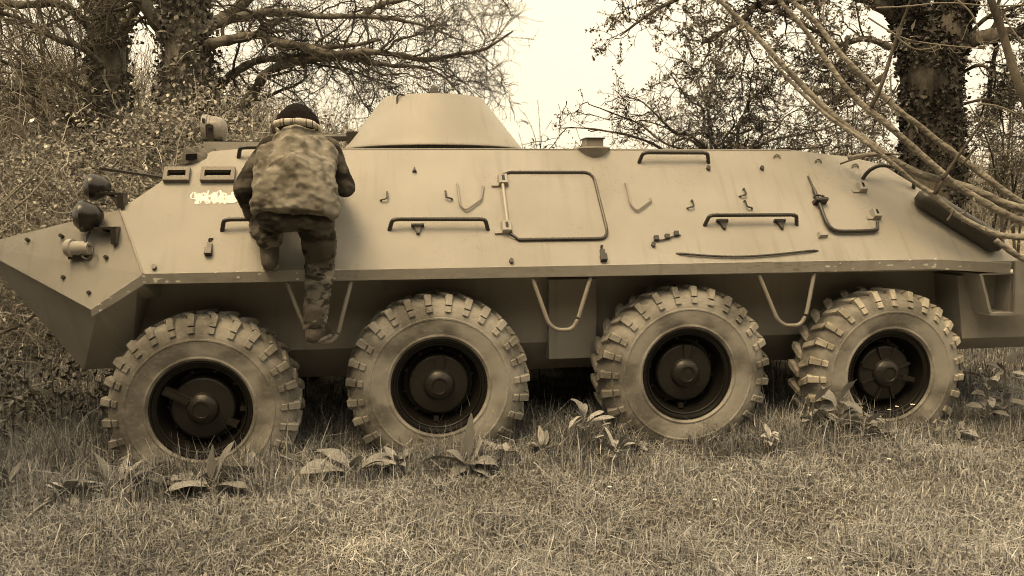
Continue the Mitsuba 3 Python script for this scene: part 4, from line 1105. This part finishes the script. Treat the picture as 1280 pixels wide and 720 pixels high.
# ------------------------------------------------------------------ right: ivy trunk, leafing shrub, far wood
YC = 7.0
tr2 = np.random.default_rng(51)
tc = [g0(1165, YC), at(1166, 200, YC), at(1165, 150, YC), at(1162, 95, YC), at(1160, 60, YC)]
tcl = [at(1160, 110, YC), at(1148, 50, YC), at(1130, 0, YC), at(1105, -80, YC), at(1090, -170, YC)]
tcr = [at(1168, 110, YC), at(1185, 50, YC), at(1196, 0, YC), at(1212, -90, YC), at(1220, -170, YC)]
YL = YC - .5
tree('ivy_tree', 'massive dark ivy covered trunk forking behind the rear of the vehicle', [(tc, [.56, .43, .40, .43, .45]), (tcl, [.31, .29, .26, .22, .18]), (tcr, [.31, .27, .25, .22, .18])],
     [(px_path([(1120, 20), (1060, -15), (1000, 0), (946, 2), (930, 25), (902, 40), (878, 54)], YC, YL - .8, 36, .1, 21), .09, .022),
      (px_path([(1110, -20), (1040, -40), (960, -35), (890, -20), (820, 10), (775, 45)], YC, YL, 36, .1, 22), .08, .012),
      (px_path([(1115, 60), (1080, 45), (1046, 60), (1020, 38), (985, 20), (950, 10)], YC - .3, YL - .3, 30, .1, 23), .05, .015),
      (px_path([(925, 32), (935, 55), (940, 72), (948, 80)], YL - .6, YL - .6, 14, .05, 24), .022, .008),
      (px_path([(885, 48), (888, 62), (880, 75), (878, 92)], YL - .7, YL - .8, 14, .05, 25), .020, .006),
      (px_path([(1210, 50), (1240, 45), (1290, 40)], YC, YC - .4, 14, .05, 26), .13, .08),
      (px_path([(1205, 90), (1225, 78), (1250, 95), (1300, 92)], YC, YC - .6, 16, .05, 33), .03, .012), (px_path([(1205, 130), (1235, 122), (1262, 140), (1310, 150)], YC, YC - .5, 16, .05, 34), .025, .01), (px_path([(1200, 60), (1230, 20), (1270, 10), (1320, -10)], YC, YC - .5, 16, .05, 35), .04, .015),
      (px_path([(1105, 95), (1070, 118), (1035, 126), (1010, 150)], YC - .4, YC - .9, 16, .05, 27), .05, .012),
      (px_path([(1060, 45), (1053, 75), (1035, 92), (1020, 86)], YC - .5, YC - .8, 16, .05, 28), .035, .01)],
     [dict(n=170, length=(.5, 1.4), angle=(.4, 1.3), k=8, wob=.34, ratio=.42, rmin=.006, t0=.15), dict(n=1050, length=(.25, .6), angle=(.4, 1.3), k=6, wob=.36, ratio=.5, rmin=.004), dict(n=2300, length=(.12, .32), angle=(.4, 1.3), k=4, wob=.3, ratio=.6, rmin=.003)], tr2,
     twig_tone=(.06, .053, .045), ivy_n=11000, ivy_kw=dict(spread=.10, size=(.05, .10), tone=(.040, .036, .031), lo=.0, hi=1.0), leaves=(21000, (.028, .062), (.15, .14, .12)))

YD = 6.0
sb_ = g0(905, YD)
stems = []
for q, (a, b) in enumerate([((890, 185), (842, 98)), ((895, 185), (872, 92)), ((905, 190), (925, 110)), ((920, 190), (965, 105)), ((925, 190), (1010, 130)), ((880, 188), (800, 150)), ((870, 190), (735, 130)), ((930, 192), (1060, 150)), ((885, 185), (780, 120)), ((915, 188), (940, 140)), ((860, 192), (700, 160)), ((940, 193), (1040, 175))]):
    lp = lambda s, j: (a[0] + (b[0] - a[0]) * s + tr2.normal(0, j), a[1] + (b[1] - a[1]) * s + tr2.normal(0, j * .8))
    p = smooth_path([sb_ + A([tr2.normal(0, .12), tr2.normal(0, .2), 0]), at(a[0], a[1] + 25, YD), at(*a, YD)] + [at(*lp(s, 9), YD + tr2.normal(0, .25)) for s in (.2, .38, .56, .75)] + [at(*b, YD + tr2.normal(0, .5))], 34)
    stems.append((p, tr2.uniform(.030, .05), .006))
tree('hawthorn_shrub', 'spreading many-stemmed shrub with tiny new leaves against the sky behind the roof', [], stems,
     [dict(n=170, length=(.4, 1.1), angle=(.4, 1.2), k=8, wob=.4, ratio=.55, rmin=.006, t0=.35), dict(n=1000, length=(.2, .55), angle=(.4, 1.2), k=6, wob=.33, ratio=.55, rmin=.0035), dict(n=1700, length=(.1, .28), angle=(.4, 1.2), k=4, wob=.3, ratio=.6, rmin=.0028)], tr2,
     twig_tone=(.055, .048, .04), leaves=(8500, (.02, .045), (.15, .14, .12)))
labels['hawthorn_shrub']['category'] = 'shrub'
sap = []
for a, b in [((675, 200), (672, 125)), ((672, 180), (655, 140)), ((674, 170), (690, 150)), ((730, 200), (720, 160)), ((655, 200), (648, 165))]:
    sap.append((smooth_path([g0(a[0], 5.0), at(*a, 5.0), at((a[0] + b[0]) / 2 + 2, (a[1] + b[1]) / 2, 5.0), at(*b, 5.0)], 24), .012, .003))
tree('hawthorn_shrub', 'thin sparse sapling showing above the roof just right of the turret', [], sap, [dict(n=22, length=(.15, .4), angle=(.4, 1.0), k=6, wob=.3, ratio=.5, rmin=.003, t0=.5), dict(n=60, length=(.08, .2), angle=(.4, 1.0), k=4, wob=.3, ratio=.6, rmin=.0025)], tr2, twig_tone=(.07, .06, .05), leaves=(260, (.02, .04), (.12, .11, .09)))
labels['hawthorn_shrub_001']['category'] = 'shrub'

for q_, (bx, yy_, tops, lb) in enumerate([(1262, 9.0, ((1205, 120), (1228, 75), (1250, 60), (1272, 90), (1300, 70), (1320, 130), (1240, 130)), 'pale leafing shrub at the far right behind the dark trunk'), (1060, 9.5, ((1000, 125), (1025, 95), (1050, 80), (1075, 90), (1100, 105), (1120, 125)), 'pale leafing shrub close behind the left side of the dark trunk')]):
    b0 = g0(bx, yy_)
    sts = [(smooth_path([b0 + A([tr2.normal(0, .2), tr2.normal(0, .2), 0]), at(bx + (a - bx) * .3, 215, yy_), at(bx + (a - bx) * .65 + tr2.normal(0, 8), (b + 215) / 2, yy_ + tr2.normal(0, .3)), at(a, b, yy_ + tr2.normal(0, .4))], 26), .03, .006) for a, b in tops]
    kk_ = tree('hazel_shrub', lb, [], sts, [dict(n=90, length=(.4, 1.1), angle=(.4, 1.1), k=7, wob=.35, ratio=.5, rmin=.006, t0=.3), dict(n=600, length=(.2, .6), angle=(.4, 1.2), k=5, wob=.33, ratio=.55, rmin=.0045), dict(n=1300, length=(.12, .3), angle=(.4, 1.2), k=4, wob=.3, ratio=.6, rmin=.004)], tr2, twig_tone=(.17, .158, .135), leaves=(6500, (.03, .06), (.24, .225, .195)))
    labels[kk_]['category'] = 'shrub'

# far wood, misty paleness of distance put into its colours
fw = np.random.default_rng(61)
nw = 1800
wx = np.r_[fw.uniform(-70, 90, 700), fw.uniform(14, 44, 1100)]; wy = fw.uniform(33, 50, nw)
P0 = np.stack([wx, wy, 0 * wx - .1], 1); d = np.stack([fw.normal(0, .04, nw), fw.normal(0, .04, nw), np.ones(nw)], 1); pts = [P0]
hw = fw.uniform(2.6, 5.4, nw)
for s in range(1, 8):
    d = d + fw.normal(0, .12, (nw, 3)); d /= np.linalg.norm(d, axis=1, keepdims=True); pts.append(pts[-1] + d * (hw / 7)[:, None])
WP = np.stack(pts, 1); WR = fw.uniform(.03, .08, nw)[:, None] * np.linspace(1, .25, 8)
W2, V2 = grow(WP, WR, 16000, (.6, 1.8), (.3, 1.0), fw, 5, .1, .05, .2, .45, rmin=.012)
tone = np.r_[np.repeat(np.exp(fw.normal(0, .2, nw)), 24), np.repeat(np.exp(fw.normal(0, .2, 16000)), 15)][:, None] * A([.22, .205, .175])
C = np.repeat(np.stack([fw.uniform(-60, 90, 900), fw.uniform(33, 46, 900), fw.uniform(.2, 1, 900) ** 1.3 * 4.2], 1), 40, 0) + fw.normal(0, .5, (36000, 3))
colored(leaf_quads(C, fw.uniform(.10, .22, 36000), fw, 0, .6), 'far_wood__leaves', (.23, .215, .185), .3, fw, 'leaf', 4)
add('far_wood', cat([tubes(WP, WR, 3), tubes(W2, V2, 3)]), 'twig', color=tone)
tag('far_wood', 'pale distant wood of thin bare trunks beyond the meadow', 'wood', kind='stuff')

# ------------------------------------------------------------------ pale stems leaning over the rear of the vehicle
lt = 'leaning_tree'
tag(lt, 'pale bare stems leaning from the right edge over the sloping rear of the vehicle', 'tree')


def lean_path(pts, y_off=0.0, n=40):
    ys = [np.interp(a, [880, 1000, 1100, 1200, 1290, 1400], [.75, .45, .18, -.02, -.20, -.42]) + y_off for a, b in pts]
    return smooth_path([at(a, b, y) for (a, b), y in zip(pts, ys)], n)


lean = [([(880, -22), (899, 0), (942, 41), (983, 87), (1030, 134), (1067, 166), (1099, 187), (1140, 215), (1172, 224), (1205, 232), (1230, 243), (1253, 255), (1285, 262), (1340, 275)], .018, .036, 0),
        ([(960, 70), (985, 100), (1030, 143), (1086, 180), (1120, 208), (1142, 228), (1167, 243), (1192, 266), (1213, 279), (1247, 295), (1285, 297), (1340, 300)], .012, .026, -.06),
        ([(955, -25), (974, 0), (1005, 34), (1036, 81), (1067, 122), (1099, 147), (1137, 180), (1160, 201), (1182, 221), (1200, 235), (1230, 253), (1253, 267), (1290, 281), (1350, 300)], .016, .034, -.04),
        ([(970, -25), (989, 0), (1021, 28), (1049, 66), (1080, 97), (1108, 125), (1146, 156), (1192, 191), (1227, 217), (1250, 235), (1275, 254), (1330, 285)], .018, .030, .06),
        ([(1060, 198), (1085, 193), (1105, 194), (1130, 205), (1150, 222)], .022, .016, .12),
        ([(1244, 300), (1262, 314), (1285, 327), (1330, 350)], .022, .026, -.08)]
LP, LR = [], []
for pts, r0, r1, yo in lean:
    p = lean_path(pts, yo, 48)
    r = np.linspace(r0, r1, 48) * .77 * (1 + .05 * np.sin(np.arange(48) * 1.3 + r0 * 300) + .05 * np.sin(np.arange(48) * 3.1))
    m = tubes(p[None], r[None], 12, True)
    v = np.asarray(m.vertices); m.vertices = v + (meshkit.fbm(v * 9, 2, 6)[:, None] - .5) * .011
    add(f'{lt}__stem', m, 'bark_pale', smooth=True)
    LP.append(p); LR.append(r)
for pts, r0, r1, yo in [([(1142, -15), (1139, 0), (1120, 47), (1102, 109), (1089, 134)], .008, .014, -.06), ([(1168, 243), (1183, 216), (1205, 185), (1227, 153)], .013, .006, -.09), ([(1232, -20), (1239, 0), (1255, 47), (1267, 88), (1285, 135)], .018, .022, -.5), ([(1203, 205), (1212, 195), (1217, 186)], .008, .006, 0),
                        ([(1100, 133), (1112, 128), (1124, 100)], .005, .003, 0), ([(1050, 205), (1066, 199), (1100, 192), (1134, 193)], .006, .004, -.02), ([(1193, 262), (1188, 270), (1184, 276)], .005, .007, -.1), ([(1206, 269), (1207, 264), (1208, 258)], .005, .004, -.1)]:
    p = lean_path(pts, yo, 18)
    add(f'{lt}__side_branch', tubes(p[None], np.linspace(r0, r1, 18)[None], 8, True), 'bark_dark', smooth=True)
tw_paths = [[(1085, 22), (1124, 47), (1149, 53), (1192, 58), (1230, 61)], [(1095, 10), (1140, 8), (1180, 2), (1236, 8), (1285, 6)], [(1120, 45), (1140, 62), (1160, 62), (1172, 57)], [(1255, 20), (1268, 42), (1285, 60)], [(1190, -5), (1215, 15), (1222, 35), (1232, 62)], [(1113, 95), (1114, 120), (1116, 150)], [(1030, 30), (1028, 12), (1034, -4)], [(1225, 130), (1250, 132), (1285, 150)]]
TPp = np.stack([lean_path(q, -.35, 16) for q in tw_paths])
TR_ = np.tile(np.linspace(.0055, .003, 16), (len(TPp), 1))
G2, H2 = grow(TPp, TR_, 26, (.05, .2), (.4, 1.1), tr2, 6, .2, .05, .25, .6, rmin=.002)
twm = cat([tubes(TPp, TR_, 5), tubes(G2, H2, 4)])
sp1, sp2 = grow(np.stack(LP[:4]), np.stack(LR[:4]), 60, (.02, .10), (.5, 1.3), tr2, 4, .05, .05, .15, .35, .6, rmin=.0025)
add(f'{lt}__spurs', tubes(sp1, sp2, 6, True), 'bark_pale', smooth=True); stuffpart(f'{lt}__spurs')
add(f'{lt}__twigs', twm, 'twig', smooth=True, color=np.tile(A([.24, .22, .185]), (len(twm.vertices), 1))); stuffpart(f'{lt}__twigs')
for q, (px, py, yo) in enumerate([(1124, 47, 0), (1140, 40, 0), (1150, 48, 0), (1232, 62, 0), (1226, 56, 0), (1236, 70, 0)]):
    b = lean_path([(px, py), (px + 2, py - 3)], -.35, 2)[0]
    m = big_leaf(b, (pr.normal(0, 1), -.3, .8 + pr.random()), .07, .035, .6, pr)
    add(f'{lt}__leaf', m, 'leaf', smooth=True, color=np.tile(A([.34, .32, .27]), (len(m.vertices), 1)))

# dead sticks beside the bow
for pts, lb in (([at(-30, 335, .55), at(0, 372, .5), at(48, 426, .45), at(62, 440, .45)], 'straight pale stick leaning under the bow at far left'), ([at(-20, 425, .7), at(10, 413, .65), at(30, 405, .6), at(60, 380, .6)], 'thin dead stick crossing the weeds under the bow'),
                ([at(0, 258, 3.4), at(18, 240, 3.4), at(40, 222, 3.45), at(62, 196, 3.5)], 'bowed pale bramble cane behind the bow, left one of two'), ([at(15, 262, 3.3), at(38, 245, 3.35), at(52, 228, 3.4), at(75, 200, 3.5)], 'bowed pale bramble cane behind the bow, right one of two')):
    k = 'dead_stick'; n = 0
    while k in labels: n += 1; k = f'dead_stick_{n:03d}'
    p = smooth_path(pts, 20)
    scene[k] = mikit.ply(tubes(p[None], np.linspace(.012, .007, 20)[None], 7, True), 'bark_pale', smooth=True)
    tag(k, lb, 'stick')

# ------------------------------------------------------------------ unseen trees added behind the camera to cut low sky light
bt = np.random.default_rng(71)
ADDED_BELT = [(-16, -9.5), (-11.5, -10.8), (-7, -11.2), (-2.5, -11.8), (2, -11.4), (6.5, -11.6), (11, -10.6), (15.5, -9.4), (19.5, -7.5)]
for q, (x, y) in enumerate(ADDED_BELT):
    hgt, rad = 7.9 + .5 * math.sin(q * 2.1), 3.2
    lb = f'leafy tree {"first second third fourth fifth sixth seventh eighth ninth".split()[q]} from the left in the unseen belt added behind the camera to cut low light'
    k = 'added_belt_tree' + (f'_{q:03d}' if q else '')
    tag(k, lb, 'tree', 'unseen trees added to cut low light')
    m, p = trunk_mesh([(x, y, -.2), (x + .1, y, hgt * .4), (x, y + .1, hgt * .8)], [.32, .25, .1], 14, 30)
    add(f'{k}__trunk', m, 'bark_dark', smooth=True)
    c = bt.normal(0, 1, (150, 3)); c /= np.linalg.norm(c, axis=1, keepdims=True)
    c = A([x, y, hgt * .5]) + c * A([rad, rad * .7, hgt * .5]) * bt.random((150, 1)) ** .4
    C = np.repeat(c, 60, 0) + bt.normal(0, .5, (9000, 3)); C = C[C[:, 2] > .1]
    colored(leaf_quads(C, bt.uniform(.24, .44, len(C)), bt, 0, .7), f'{k}__foliage', (.075, .07, .06), .25, bt, 'leaf', 4)
    stuffpart(f'{k}__foliage')

c = A([-3.0, -1.0, 0]) + bt.normal(0, 1, (260, 3)) * A([.6, 1.0, .0]) + A([0, 0, 1]) * bt.uniform(.3, 5.6, (260, 1))
C = np.repeat(c, 60, 0) + bt.normal(0, .20, (260 * 60, 3)); C = C[(C[:, 2] > .05) & (C[:, 0] < -1.75 - .55 * (C[:, 1] + .5))]
tag('holly_bush', 'tall dense bush standing left of the bow outside the view', 'bush')
colored(leaf_quads(C, bt.uniform(.07, .14, len(C)), bt, 0, .6), 'holly_bush__foliage', (.075, .07, .06), .25, bt, 'leaf', 4); stuffpart('holly_bush__foliage')
P0 = A([[(-3.3 + a * .2, -.9 + b * .3, -.1), (-3.3 + a, -.9 + b, 2.4), (-3.3 + a * 1.3, -.9 + b * 1.4, 5.2)] for a, b in ((-.3, -.8), (.2, .1), (-.2, .9), (.3, -.3))])
add('holly_bush__stem', tubes(P0, np.tile(A([.07, .05, .015]), (4, 1)), 8), 'bark_dark', smooth=True)
